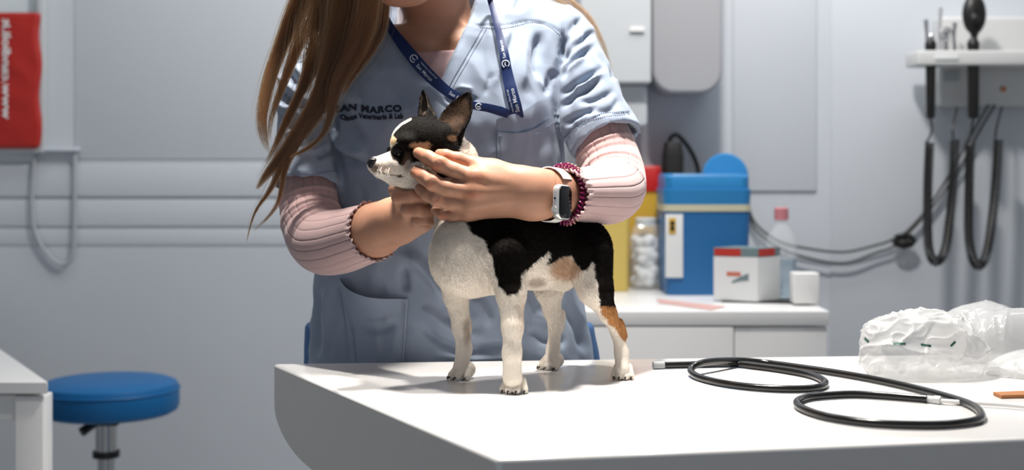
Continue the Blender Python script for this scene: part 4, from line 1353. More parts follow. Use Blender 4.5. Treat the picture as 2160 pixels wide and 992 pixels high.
def stitches(name, lines, step, m, parent, w=1.1, L=3.0, off=0.0006, bvh=None, zig=0.0):
    b = MB()
    for line in lines:
        c = catmull(np.asarray(line, float), 400) if len(line) > 2 else np.linspace(line[0], line[1], 400)
        s = np.concatenate([[0], np.cumsum(np.linalg.norm(np.diff(c, axis=0), axis=1))])
        for t in np.arange(0, s[-1] - L, step):
            p0 = np.array([np.interp(t, s, c[:, 0]), np.interp(t, s, c[:, 1])])
            p1 = np.array([np.interp(t + L, s, c[:, 0]), np.interp(t + L, s, c[:, 1])])
            if zig:
                nrm = np.array([-(p1 - p0)[1], (p1 - p0)[0]]); nrm /= np.linalg.norm(nrm) + 1e-9
                p1 = p1 + nrm * zig
            a, _ = hit_px(bvh or sbvh, p0[0], p0[1], off)
            e, _ = hit_px(bvh or sbvh, p1[0], p1[1], off)
            if (a - e).length < 0.008:
                b.tube([a, (a + e) / 2 + Vector((0, -0.0004, 0)), e], w * 0.0009 / 2, 4)
    o = b.build(name, m, parent)
    o['kind'] = 'stuff'
    return o
stitches('stitching', [[(1026, 62), (1005, 98), (985, 133), (965, 167), (952, 191)], [(1018, 59), (997, 95), (977, 130), (957, 164), (945, 188)],
                       [(1185, 58), (1183, 85), (1176, 112)], [(1190, 60), (1188, 86), (1181, 112)],
                       [(1190, 288), (1216, 264), (1262, 242), (1328, 234)], [(1192, 294), (1218, 270), (1264, 249), (1330, 241)],
                       [(1012, 58), (1060, 60), (1090, 54), (1120, 48), (1150, 52), (1184, 76)], [(604, 140), (640, 128), (688, 113)], [(604, 134), (640, 122), (688, 107)],
                       [(580, 361), (640, 370), (712, 360)]], 4.6, M_thread, scrub)

def sheet(name, corners_top, corners_bot, off, m, parent, nu=40, nv=40, thick=0.0014, bulge=None, bvh=None):
    """Cloth patch laid on the surface: top and bottom edge are pixel polylines."""
    tp, bt = catmull(np.asarray(corners_top, float), nu), catmull(np.asarray(corners_bot, float), nu)
    V = []
    for j in range(nv):
        t = j / (nv - 1)
        for i in range(nu):
            q_ = tp[i] * (1 - t) + bt[i] * t
            e = off + (bulge(i / (nu - 1), t) if bulge else 0)
            edge = min(i, nu - 1 - i, nv - 1 - j)
            p, _ = hit_px(bvh or sbvh, q_[0], q_[1], 0.0, 2.1)
            V.append(p + Vector((0, -(e if edge > 0 else e * 0.5), 0)))
    V = np.array([tuple(v_) for v_ in V])
    F = np.array([(j * nu + i, (j + 1) * nu + i, (j + 1) * nu + i + 1, j * nu + i + 1) for j in range(nv - 1) for i in range(nu - 1)])
    V2 = V.copy(); V2[:, 1] += thick
    b = MB()
    n_ = len(V)
    b.add(list(V) + list(V2), [tuple(f_) for f_ in F] + [tuple(int(x) + n_ for x in f_[::-1]) for f_ in F])
    ring = [i for i in range(nu)] + [j * nu + nu - 1 for j in range(1, nv)] + [(nv - 1) * nu + i for i in range(nu - 2, -1, -1)] + [j * nu for j in range(nv - 2, 0, -1)]
    b.F += [(ring[k], ring[(k + 1) % len(ring)], ring[(k + 1) % len(ring)] + n_, ring[k] + n_) for k in range(len(ring))]
    return b.build(name, m, parent, auto=1.0)
gape = lambda u, t: 0.0045 * max(0, 1 - t / 0.35) * math.sin(math.pi * u)
sheet('chest_pocket', [(1047, 252), (1075, 243), (1102, 236), (1130, 218), (1150, 211), (1166, 215)], [(1050, 400), (1090, 402), (1140, 400), (1178, 392)], 0.0020, M_scrub, scrub, bulge=lambda u, t: 0.006 * max(0, 1 - t / 0.3) * math.sin(math.pi * u))
fp = sheet('pen_pocket', [(1047, 277), (1078, 281), (1108, 279), (1135, 268), (1152, 256), (1168, 247)], [(1050, 402), (1090, 404), (1140, 402), (1178, 394)], 0.0050, M_scrub, scrub, bulge=lambda u, t: 0.0055 * max(0, 1 - t / 0.35) * math.sin(math.pi * u))
sheet('lower_pocket', [(716, 588), (738, 608), (775, 622), (815, 628), (861, 631)], [(742, 772), (780, 774), (815, 775), (852, 776)], 0.0060, M_scrub, scrub, bulge=lambda u, t: 0.030 * max(0, 1 - t / 0.5) * math.sin(math.pi * min(1, u * 1.1)) * (1 - 0.4 * u))
stitches('pocket_stitching', [[(1053, 286), (1055, 340), (1056, 400)], [(1050, 285), (1080, 289), (1110, 287), (1137, 276), (1153, 264), (1166, 256)]], 4.6, M_thread, scrub, off=0.0058)
stitches('pocket_stitching', [[(857, 640), (853, 700), (848, 772)], [(748, 690), (752, 730), (757, 770)]], 5.0, M_thread, scrub, off=0.0068)
# garment lettering, stitched
def on_scrub(x0, y0, dx, slope, h, dip):
    def place(u, v):
        px = x0 + u * dx
        py = y0 + slope * (px - x0) - v * h + dip(px)
        return hit_px(sbvh, px, py, 0.0012)[0]
    return place
dip1 = lambda px: 3.0 * math.exp(-((px - 793) / 16) ** 2) - 4.0 * math.exp(-((px - 745) / 16) ** 2)
writing('embroidered_word', 'SAN MARCO', M_embroid, scrub, on_scrub(708, 236, 15.4, 0.0, 13.2, dip1), bold=0.055, spacing=1.14)
dip2 = lambda px: 2.0 * math.exp(-((px - 800) / 18) ** 2) - 1.5 * math.exp(-((px - 755) / 16) ** 2) + 4 * math.exp(-((px - 735) / 12) ** 2)
writing('embroidered_line', 'Clinica Veterinaria & Lab', M_embroid, scrub, on_scrub(718, 251, 8.6, -0.010, 10.4, dip2), bold=0.05, spacing=1.06)

# ---- skin: head, neck, chest plate, forearms and hands as one figure
HC = np.array((-0.157, 2.043, 1.565))
hf = np.array((-0.06, -0.86, -0.50)); hf /= np.linalg.norm(hf)
hr = np.cross(hf, (0, 0, 1)); hr /= np.linalg.norm(hr)
hu = np.cross(hr, hf)
HR = np.stack([hr, hf, hu], axis=1)
def HL(r, f, u):
    return HC + hr * r + hf * f + hu * u
HF = Field((-0.29, 1.89, 1.20), (0.06, 2.30, 1.69), 0.0028)
HF.ell(HL(0, -0.012, 0.030), (0.074, 0.094, 0.088), k=0.02, rot=HR)
HF.ell(HL(0, 0.030, -0.035), (0.062, 0.060, 0.082), k=0.02, rot=HR)
HF.ell(HL(0, 0.052, -0.100), (0.037, 0.032, 0.032), k=0.03, rot=HR)
for s in (-1, 1):
    HF.cone(HL(s * 0.054, -0.015, -0.055), HL(s * 0.018, 0.055, -0.108), 0.016, 0.018, k=0.03)
    HF.ell(HL(s * 0.032, 0.060, -0.035), (0.022, 0.020, 0.020), k=0.02, rot=HR)
    HF.ell(HL(s * 0.031, 0.096, 0.002), (0.015, 0.012, 0.010), k=0.012, rot=HR, op='sub')
    HF.ell(HL(s * 0.031, 0.073, 0.0105), (0.0165, 0.0125, 0.0080), k=0.004, rot=HR)
    HF.ell(HL(s * 0.031, 0.072, -0.0075), (0.0150, 0.0120, 0.0045), k=0.004, rot=HR)
    HF.ell(HL(s * 0.075, -0.015, -0.012), (0.010, 0.018, 0.031), k=0.008, rot=HR)
HF.cone(HL(0, 0.084, 0.008), HL(0, 0.106, -0.034), 0.0075, 0.0105, k=0.010)
HF.cone(HL(-0.011, 0.092, -0.038), HL(0.011, 0.092, -0.038), 0.007, 0.007, k=0.006)
HF.ell(HL(0, 0.084, -0.066), (0.023, 0.010, 0.0065), k=0.006, rot=HR)
HF.ell(HL(0, 0.083, -0.077), (0.021, 0.011, 0.0075), k=0.006, rot=HR)
HF.ell(HL(0, 0.095, -0.0715), (0.022, 0.008, 0.0012), k=0.002, rot=HR, op='sub')
HF.cone(P(938, 90, 2.215), P(905, -45, 2.155), 0.052, 0.050, k=0.03)
HF.cone(P(905, -45, 2.155), HL(0, -0.02, -0.04), 0.050, 0.055, k=0.03)
fn, lo, hi = torso_fn(0.021, ztop=1.395, zbot=1.22)
HF.add(fn, lo, hi, k=0.03)
for x in (890, 975):                                                     # collar bones, with the hollow between them
    HF.cone(P(930 + (x - 930) * 0.55, 92, 2.135), P(930 + (x - 930) * 3.2, 62, 2.16), 0.007, 0.007, k=0.02)
HF.ell(P(926, 78, 2.118), (0.013, 0.012, 0.014), k=0.02, op='sub')
hv, hfc = HF.mesh(2)

AF = Field((-0.155, 1.80, 1.085), (0.225, 2.16, 1.245), 0.0014)         # her left hand, on the right of the picture
idx_ = [Q(883, 323, 1.8630, 12.4), Q(902, 332, 1.8540, 15.1), Q(928, 347, 1.8460, 17.5), Q(957, 360, 1.8450, 16.8), Q(1001, 375, 1.8450, 18.4)]
mid_ = [Q(878, 363, 1.8630, 13.0), Q(894, 373, 1.8500, 15.7), Q(913, 386, 1.8420, 17.3), Q(947, 397, 1.8410, 16.6), Q(1000, 405, 1.8420, 18.4)]
rin_ = [Q(887, 399, 1.8680, 12.6), Q(902, 411, 1.8540, 14.2), Q(922, 421, 1.8470, 15.3), Q(951, 429, 1.8460, 14.7), Q(998, 431, 1.8460, 16.8)]
pin_ = [Q(917, 444, 1.8700, 8.9), Q(933, 453, 1.8580, 11.3), Q(957, 456, 1.8540, 11.1), Q(989, 450, 1.8530, 13.7)]
thm_ = [Q(927, 325, 1.8700, 10.8), Q(940, 329, 1.8650, 13.4), Q(966, 336, 1.8640, 14.4), Q(1004, 348, 1.8650, 16.0), Q(1040, 360, 1.8700, 19.6), Q(1120, 388, 1.8800, 22.7)]
for ch in (idx_, mid_, rin_, pin_):
    AF.chain(ch[:-1] if ch is pin_ else ch, k=0.0028)
AF2 = AF.twin()
AF2.chain([idx_[-1], Q(1130, 388, 1.8720, 22)], k=0.003)
AF2.chain([mid_[-1], Q(1132, 402, 1.8700, 22)], k=0.02)
AF2.chain([rin_[-1], Q(1132, 418, 1.8710, 21)], k=0.02)
AF2.chain([pin_[-2], pin_[-1], Q(1128, 437, 1.8740, 20)], k=0.014)
AF2.chain([Q(1128, 410, 1.8740, 34), Q(1165, 410, 1.8950, 33)], k=0.02)
AF2.cone(P(1125, 410, 1.874), P(1175, 410, 1.899), 0.0295, 0.0300, k=0.02, flat=((0.80, -0.6, 0), 0.72))
AF2.cone(P(1172, 410, 1.897), P(1235, 412, 1.972), 0.0275, 0.0325, k=0.01, flat=((0.865, -0.5, 0), 0.76))
AF2.chain([Q(1235, 412, 1.972, 46), Q(1296, 405, 2.065, 56)], k=0.02)
AF2.chain(thm_[3:], k=0.012)
AF2.chain([Q(1020, 362, 1.858, 15), Q(1090, 378, 1.868, 20)], k=0.02)     # web between thumb and index
AF._mix((slice(None),) * 3, AF2.f, 0.0055, 'add')
AF.chain(thm_[:4], k=0.004)
for ch, i in ((idx_, 2), (mid_, 2), (rin_, 2)):                          # knuckles
    q_ = np.array(ch[i][:3]); AF.ell(q_ + np.array([0, -ch[i][3] * 0.62, 0.0025]), (0.0062, 0.0050, 0.0058), k=0.006)
for ch in (idx_, mid_, rin_):
    q_ = np.array(ch[-1][:3]); AF.ell(q_ + np.array([0.002, -ch[-1][3] * 0.75, 0.001]), (0.010, 0.0050, 0.0085), k=0.008)
for ch, x in ((idx_, 392), (mid_, 404), (rin_, 418)):                      # tendons
    q_ = np.array(ch[-1][:3]); AF.cone(q_ + np.array([0.004, -ch[-1][3] * 0.55, 0]), np.array(P(1095, x, 1.866)) + np.array([0, -0.0135, 0]), 0.0045, 0.003, k=0.010)
for ch, n_ in ((idx_, 3), (mid_, 3), (rin_, 2)):                         # creases over the middle joints
    q_ = np.array(ch[2][:3]); ax = np.array(ch[3][:3]) - np.array(ch[1][:3]); ax /= np.linalg.norm(ax)
    pv = np.cross(ax, (0, -1, 0)); pv /= np.linalg.norm(pv)
    for j in range(n_):
        c = q_ + ax * (j - 1) * 0.0034 + np.array([0, -ch[2][3] * 1.16, 0])
        AF.cone(c - pv * 0.005, c + pv * 0.005, 0.0006, 0.0006, k=0.0022, op='sub')
av, afc = AF.mesh(2)

RF = Field((-0.315, 1.85, 1.045), (-0.085, 2.16, 1.185), 0.0014)        # her right hand, under the dog's throat
RF.chain([Q(668, 500, 2.11, 58), Q(730, 505, 2.055, 56), Q(795, 485, 1.995, 51), Q(833, 466, 1.965, 44), Q(862, 452, 1.945, 38)], k=0.02)
RF.cone(P(850, 470, 1.955), P(890, 462, 1.935), 0.022, 0.018, k=0.02)
R2 = RF.twin()
R2.chain([Q(850, 428, 1.935, 18), Q(832, 401, 1.915, 12.5), Q(850, 399, 1.897, 11.5), Q(872, 405, 1.893, 10)], k=0.003)
R2.chain([Q(856, 440, 1.935, 20), Q(840, 417, 1.895, 14), Q(868, 415, 1.884, 13.5), Q(900, 420, 1.890, 12)], k=0.003)
R2.chain([Q(866, 452, 1.930, 20), Q(859, 444, 1.893, 13.8), Q(884, 444, 1.884, 13.2), Q(908, 448, 1.892, 11.5)], k=0.003)
R2.chain([Q(880, 464, 1.930, 19), Q(880, 466, 1.897, 11.8), Q(898, 464, 1.892, 11), Q(912, 466, 1.897, 10)], k=0.003)
RF._mix((slice(None),) * 3, R2.f, 0.010, 'add')
RF.chain([Q(850, 455, 1.965, 20), Q(858, 425, 1.972, 14), Q(878, 402, 1.965, 12), Q(895, 396, 1.955, 10)], k=0.006)   # thumb on the far side
rv, rfc = RF.mesh(2)
off1 = len(hv); off2 = off1 + len(av)
V = np.concatenate([hv, av, rv]); Fa = np.concatenate([hfc, afc + off1, rfc + off2])
tone = np.repeat(np.array([[0.44, 0.228, 0.147]]), len(V), 0)
px = topx(V)
def blush(c, r, k, col=(0.50, 0.175, 0.10)):
    global tone
    m = (np.exp(-(((px[:, 0] - c[0]) / r[0]) ** 2 + ((px[:, 1] - c[1]) / r[1]) ** 2)) * k)[:, None]
    m[:off1] = 0
    tone = tone * (1 - m) + np.array(col) * m
for c, r in (((922, 352), (11, 8)), ((908, 392), (12, 9)), ((925, 424), (10, 7)), ((935, 458), (12, 7)), ((1003, 378), (22, 9)), ((998, 412), (20, 9)), ((884, 326), (8, 8)), ((878, 366), (8, 9)), ((945, 330), (25, 12)), ((866, 443), (9, 8)), ((842, 412), (10, 9))):
    blush(c, r, 0.6)
lipm = np.exp(-((np.linalg.norm((V - HL(0, 0.092, -0.0715)) @ HR / np.array((0.024, 0.014, 0.012)), axis=1)) ** 4))
tone = tone * (1 - lipm[:, None] * 0.8) + np.array((0.42, 0.12, 0.10)) * lipm[:, None] * 0.8
me = mesh('body', V, Fa)
set_color(me, 'tone', tone)
body = link('body', me, M_skin, person)
for s in (-1, 1):
    e = ball('eye', HL(s * 0.031, 0.0705, 0.000), 0.0118, mat('eye_white', (0.75, 0.73, 0.70), rough=0.15), body)
    ball('iris', HL(s * 0.031, 0.0778, -0.0022), 0.0054, mat('brown_iris', (0.06, 0.03, 0.015), rough=0.1), e)
    MB().tube(catmull([HL(s * 0.014, 0.089, 0.022), HL(s * 0.032, 0.088, 0.027), HL(s * 0.050, 0.072, 0.022)], 12), np.array([.0022, .0028, .003, .003, .003, .003, .0028, .0026, .0024, .002, .0016, .001]), 8).build('eyebrow', mat('brow_hair', (0.06, 0.035, 0.02), rough=0.8), body)

# ---- pink ribbed undershirt
UF = Field((-0.26, 2.05, 1.20), (0.02, 2.25, 1.40), 0.0026)
fn, lo, hi = torso_fn(0.0115, ztop=1.40, zbot=1.215)
UF.add(fn, lo, hi, k=0)
def above(X, Y, Z):
    py = HORIZON - (Z - CAMZ) / Y * FPX
    pxx = 1080 + X / Y * FPX
    return (py - (108 + (pxx - 915) * -0.06)) * Y / FPX
UF.add(above, (-0.26, 2.05, 1.20), (0.02, 2.25, 1.40), k=0.002, op='sub')
def only_front(X, Y, Z):                                                  # keep the part that shows in the neckline
    px = 1080 + X / Y * FPX
    return -np.maximum(850 - px, px - 1000) * Y / FPX
UF.add(only_front, (-0.26, 2.05, 1.20), (0.02, 2.25, 1.40), k=0, op='sub')
uv_, uf_ = UF.mesh(2)
under = link('undershirt', mesh('undershirt', uv_, uf_), mat('undershirt_front', (0.46, 0.30, 0.30), rough=0.85), person)

def sleeve(name, rows, nrib, flare, lean, seed, creases):
    C = catmull([Q(*r) for r in rows], 150)
    pts_, rad = C[:, :3], C[:, 3]
    S = 264
    T, N, B = frames(pts_, up=(0.3, -1, 0.2))
    a = np.linspace(0, 2 * np.pi, S, endpoint=False)
    V_ = np.zeros((len(pts_), S, 3))
    rr = np.random.default_rng(seed)
    n_ = len(pts_)
    for i in range(n_):
        t = i / (n_ - 1)
        rib = np.cos(a * nrib)
        groove = -0.0014 * np.exp(-((1 - rib) / 0.035)) + 0.0002 * (0.5 - 0.5 * rib)
        e = groove
        for (tc, w, h, ph) in creases:
            e = e + h * np.exp(-((t - tc - 0.02 * np.sin(a + ph)) / w) ** 2) * np.clip(0.35 + 0.65 * np.cos(a - ph), 0, 1)
        r_ = rad[i] + e
        f = max(0, (t - 0.955) / 0.045)
        ruf = f * (0.0016 * np.sin(a * 27) + 0.0010 * np.sin(a * 9 + 1))
        V_[i] = pts_[i] + (np.cos(a) * (r_ + flare * f * f + ruf))[:, None] * N[i] + (np.sin(a) * (r_ + flare * f * f + ruf))[:, None] * B[i]
        V_[i] += T[i] * ((lean * math.cos(0) * f * 0) + f * 0.0022 * np.sin(a * 27 + 1.2))[:, None]
    inner = []
    for k, sc in enumerate((0.985, 0.93, 0.90)):                         # turned-in edge
        c = V_[-1].mean(axis=0)
        inner.append(c + (V_[-1] - c) * sc - T[-1] * 0.002 * (k + 0.5))
    V_ = np.concatenate([V_, np.array(inner)])
    m_ = len(V_)
    F_ = np.array([(i * S + k, i * S + (k + 1) % S, (i + 1) * S + (k + 1) % S, (i + 1) * S + k) for i in range(m_ - 1) for k in range(S)])
    return link(name, mesh(name, V_.reshape(-1, 3), F_), M_knit, under)
sleeve('sleeve', [(1222, 190, 2.18, 58), (1258, 270, 2.145, 63), (1286, 342, 2.115, 66), (1296, 392, 2.075, 67), (1281, 409, 2.025, 65), (1244, 411, 1.966, 60), (1212, 411, 1.926, 54), (1194, 411, 1.906, 51)], 18, 0.001, 0, 3,
       [(0.30, 0.012, 0.0035, 0.6), (0.36, 0.010, -0.0030, 0.9), (0.42, 0.012, 0.0035, 0.7), (0.47, 0.010, -0.003, 1.0), (0.53, 0.012, 0.003, 0.4)])
sleeve('sleeve', [(648, 320, 2.175, 58), (650, 400, 2.160, 60), (658, 468, 2.130, 65), (680, 508, 2.095, 69), (716, 510, 2.060, 68), (752, 500, 2.030, 65), (790, 488, 1.998, 61)], 20, 0.0022, 0, 4,
       [(0.26, 0.012, 0.003, 0.3), (0.32, 0.010, -0.003, 0.2), (0.37, 0.012, 0.004, 0.1), (0.42, 0.009, -0.0035, 0.0), (0.47, 0.012, 0.0035, -0.2), (0.53, 0.009, -0.003, -0.2)])

# ---- trousers and shoes (behind and below the table)
TF = Field((-0.36, 2.10, 0.05), (0.17, 2.44, 0.96), 0.006)
for s, x in ((-1, -0.205), (1, 0.005)):
    TF.chain([(x * 0.8 - 0.02, 2.285, 0.90, 0.10), (x, 2.25, 0.50, 0.075), (x, 2.27, 0.09, 0.058)], k=0.03)
TF.ell((-0.095, 2.285, 0.88), (0.205, 0.10, 0.09), k=0.02)
_hip = torso_fn(-0.013, ztop=0.935, zbot=0.80)[0]
TF.add(lambda X, Y, Z: _hip(X, Y - 0.036, Z), (-0.36, 2.12, 0.80), (0.17, 2.42, 0.935), k=0.02)   # gathered waist past the hem of the scrubs
tv, tf_ = TF.mesh(2)
tv += normals(tv, tf_) * (0.003 * vnoise(tv, 28, 4))[:, None]
link('trousers', mesh('trousers', tv, tf_), M_trouser, person)
for x in (-0.205, 0.005):
    SFo = Field((x - 0.07, 2.03, -0.01), (x + 0.07, 2.37, 0.14), 0.005)
    SFo.chain([(x, 2.29, 0.045, 0.045), (x, 2.18, 0.038, 0.040), (x, 2.10, 0.030, 0.030)], k=0.02)
    SFo.cone((x, 2.275, 0.05), (x, 2.275, 0.11), 0.046, 0.05, k=0.02)
    v, f = SFo.mesh(2)
    v[:, 2] = np.maximum(v[:, 2], 0.001)
    link('shoe', mesh('shoe', v, f), mat('white_shoe', (0.7, 0.7, 0.7), rough=0.5), person)

# ---- hair
M_hair = bpy.data.materials.new('brown_hair')
M_hair.use_nodes = True
nt = M_hair.node_tree
nt.nodes.clear()
hb = nt.nodes.new('ShaderNodeBsdfHairPrincipled')
hb.parametrization = 'COLOR'
for key, val in (('Color', (0.058, 0.024, 0.0078, 1)), ('Roughness', 0.32), ('Radial Roughness', 0.35), ('Random Roughness', 0.2), ('Random Color', 0.25)):
    if key in hb.inputs:
        hb.inputs[key].default_value = val
ho = nt.nodes.new('ShaderNodeOutputMaterial')
nt.links.new(hb.outputs[0], ho.inputs['Surface'])
CF = Field((-0.27, 1.93, 1.42), (-0.04, 2.20, 1.69), 0.004)
CF.ell(HL(0, -0.016, 0.034), (0.081, 0.099, 0.094), k=0.01, rot=HR)
CF.ell(HL(0, -0.06, -0.045), (0.070, 0.052, 0.075), k=0.03, rot=HR)
CF.ell(HL(0, 0.080, -0.035), (0.060, 0.060, 0.090), k=0.015, rot=HR, op='sub')
cv, cf = CF.mesh(2)
M_scalp = mat('hair_mass', (0.045, 0.020, 0.008), rough=0.55, noise=0.3, noise_scale=60, stretch=(8, 8, 1))
hair = link('hair', mesh('hair', cv, cf), M_scalp, person)
rg = np.random.default_rng(8)
crown = HL(0.012, 0.01, 0.128)
LOCKS = [  # guide (px, py, depth, half width px), strands
    ([(800, -330, 2.02, 20), (700, -170, 2.03, 30), (650, -40, 2.09, 26), (615, 40, 2.11, 20), (590, 105, 2.115, 15), (568, 170, 2.105, 13), (553, 242, 2.09, 11), (556, 290, 2.085, 9), (568, 325, 2.08, 4)], 420),
    ([(805, -330, 2.02, 25), (725, -170, 2.01, 40), (700, -30, 2.06, 42), (680, 60, 2.085, 36), (668, 110, 2.088, 26), (640, 180, 2.09, 10), (606, 250, 2.085, 8), (578, 312, 2.08, 5), (560, 345, 2.08, 3)], 420),
    ([(810, -330, 2.02, 25), (745, -170, 1.99, 42), (742, -30, 2.03, 44), (728, 60, 2.055, 38), (706, 135, 2.065, 29), (686, 190, 2.068, 23), (664, 232, 2.066, 18), (630, 282, 2.062, 14), (596, 328, 2.058, 11), (564, 366, 2.055, 9), (541, 400, 2.055, 3)], 1300),
    ([(812, -330, 2.02, 25), (765, -170, 1.975, 36), (780, -30, 2.01, 28), (766, 60, 2.045, 26), (740, 125, 2.058, 20), (712, 175, 2.060, 14), (698, 235, 2.060, 7), (687, 275, 2.060, 4), (655, 309, 2.058, 4), (610, 332, 2.055, 3)], 620),
    ([(808, -330, 2.02, 20), (738, -170, 2.0, 36), (722, -30, 2.045, 40), (712, 70, 2.062, 30), (694, 160, 2.068, 20), (672, 222, 2.066, 12), (640, 276, 2.062, 9), (604, 330, 2.058, 7), (588, 362, 2.055, 6), (572, 402, 2.053, 5), (548, 428, 2.053, 3), (532, 462, 2.053, 2), (520, 512, 2.053, 1)], 200),
    ([(806, -330, 2.02, 20), (738, -170, 2.0, 36), (716, -30, 2.05, 40), (704, 70, 2.066, 30), (690, 160, 2.07, 20), (662, 240, 2.066, 12), (622, 310, 2.06, 8), (600, 360, 2.056, 6), (594, 400, 2.055, 5), (584, 436, 2.054, 4), (556, 468, 2.053, 3), (534, 488, 2.053, 2)], 200),
    ([(802, -330, 2.02, 20), (720, -170, 2.02, 30), (672, -30, 2.085, 34), (645, 45, 2.10, 26), (622, 110, 2.105, 14), (596, 180, 2.10, 9), (572, 250, 2.09, 6), (566, 305, 2.085, 4)], 180),
    ([(815, -330, 2.02, 20), (775, -170, 1.965, 26), (796, -40, 2.035, 24), (802, 20, 2.075, 20), (794, 70, 2.08, 17), (768, 120, 2.078, 12), (742, 162, 2.073, 7), (720, 202, 2.07, 2)], 520),
    ([(930, -330, 2.08, 12), (985, -240, 2.13, 22), (1000, -120, 2.22, 24), (1085, -50, 2.31, 20), (1190, 2, 2.315, 12), (1240, 38, 2.295, 8), (1266, 84, 2.275, 6), (1282, 126, 2.265, 4), (1294, 178, 2.255, 2)], 60),
]
allp, allr = [], []
NP = 26
for rows, n_ in LOCKS:
    g = catmull(np.array([P(r[0], r[1], r[2]) + (r[3] * r[2] / FPX,) for r in rows]), NP)
    C, w = g[:, :3], g[:, 3]
    T, N, B = frames(C, up=(0.2, -1, 0))
    s = np.linspace(0, 1, NP)
    for k in range(int(n_ * 1.7)):
        rad = math.sqrt(rg.random()); an = rg.random() * 2 * math.pi
        da, db = rad * math.cos(an), rad * math.sin(an)
        ph1, ph2 = rg.random(2) * 6.28
        amp = rg.uniform(0.05, 0.42)
        wv = amp * np.sin(s * rg.uniform(4, 9) + ph1) + 0.10 * np.sin(s * 17 + ph2)
        stray = (rg.random() < 0.13) * rg.normal(0, 1.1, 2)
        # sub-clumps: strands gather round a few centres
        cl = int(rg.integers(0, 9))
        ca_, cb_ = 0.85 * math.cos(cl * 0.9 + len(rows)), 0.85 * math.sin(cl * 1.7 + n_)
        mixc = 0.72 * np.minimum(1, 1.6 * s)
        ua = da * (1 - mixc) + ca_ * mixc + wv + stray[0] * s ** 2 if not np.isscalar(stray) else da * (1 - mixc) + ca_ * mixc + wv
        ub = db * (1 - mixc) + cb_ * mixc + wv * 0.4
        p = C + B * (ua * w)[:, None] + N * (ub * w * 0.30)[:, None]
        end = rg.uniform(0.80, 1.0)
        q_ = np.stack([np.interp(s * end, s, p[:, i]) for i in range(3)], axis=1)
        allp.append(q_)
        rr = np.full(NP, rg.uniform(0.00011, 0.00022)); rr[-6:] *= np.linspace(1, 0.25, 6)
        allr.append(rr)
EC, ER = HL(0, -0.016, 0.034), np.array((0.0835, 0.1015, 0.0965))
heads = []
for k in range(5200):                                                    # from the parting over the head, down the near side or the back
    side = 1 if rg.random() < 0.5 else -1
    ph = math.radians(rg.uniform(24, 205))
    th_end = math.radians(rg.uniform(84, 100))
    th0 = math.radians(rg.uniform(0, 55)) if rg.random() < 0.6 else 0.0
    lift = rg.uniform(0.98, 1.03)
    pts_ = []
    for th in np.linspace(th0, th_end, 12):
        sw = ph + 0.5 * th * (0.25 if side > 0 else 0.55)                # swept back a little as it falls
        l = np.array((side * math.sin(th), math.cos(th) * math.cos(sw) - 0.25 * math.sin(th) * max(0.0, -math.cos(ph)), math.cos(th) * math.sin(sw) - 0.12 * math.sin(th)))
        l /= np.linalg.norm(l)
        pts_.append(EC + HR @ (l * ER * lift))
    j3 = rg.normal(0, 1, (3, 3)) * np.array((0.010, 0.008, 0.006))
    if side > 0:
        tail = [P(716, -150, 2.08), P(706, -40, 2.085), P(690, 60, 2.088)]
    else:
        tail = [P(985, -120, 2.235), P(1000, 10, 2.325), P(1010, 200, 2.345)]
    pts_ += [tuple(np.array(t) + j3[i]) for i, t in enumerate(tail)]
    heads.append(pts_)
    rr = np.full(NP, rg.uniform(0.00013, 0.00026)); rr[-4:] *= np.linspace(1, 0.3, 4)
    allr.append(rr)
hp = np.array(heads)                                                     # all strands at once
hp = np.concatenate([2 * hp[:, :1] - hp[:, 1:2], hp, 2 * hp[:, -1:] - hp[:, -2:-1]], axis=1)
for t in np.linspace(0, hp.shape[1] - 3 - 1e-6, NP)[None]:
    i = t.astype(int); f = (t - i)[None, :, None]
    a_, b_, c_, d_ = hp[:, i], hp[:, i + 1], hp[:, i + 2], hp[:, i + 3]
    hp = 0.5 * (2 * b_ + (c_ - a_) * f + (2 * a_ - 5 * b_ + 4 * c_ - d_) * f ** 2 + (3 * b_ - a_ - 3 * c_ + d_) * f ** 3)
allp = np.concatenate([np.array(allp), hp]).astype(np.float32)
hcu = bpy.data.hair_curves.new('hair_strands')
hcu.add_curves([NP] * len(allp))
hcu.attributes['position'].data.foreach_set('vector', allp.ravel())
ra = hcu.attributes.get('radius') or hcu.attributes.new('radius', 'FLOAT', 'POINT')
ra.data.foreach_set('value', np.array(allr, np.float32).ravel())
hs = bpy.data.objects.new('hair_strands', hcu)
SC.collection.objects.link(hs)
hcu.materials.append(M_hair)
attach(hs, hair)
tag(hs, kind='stuff')
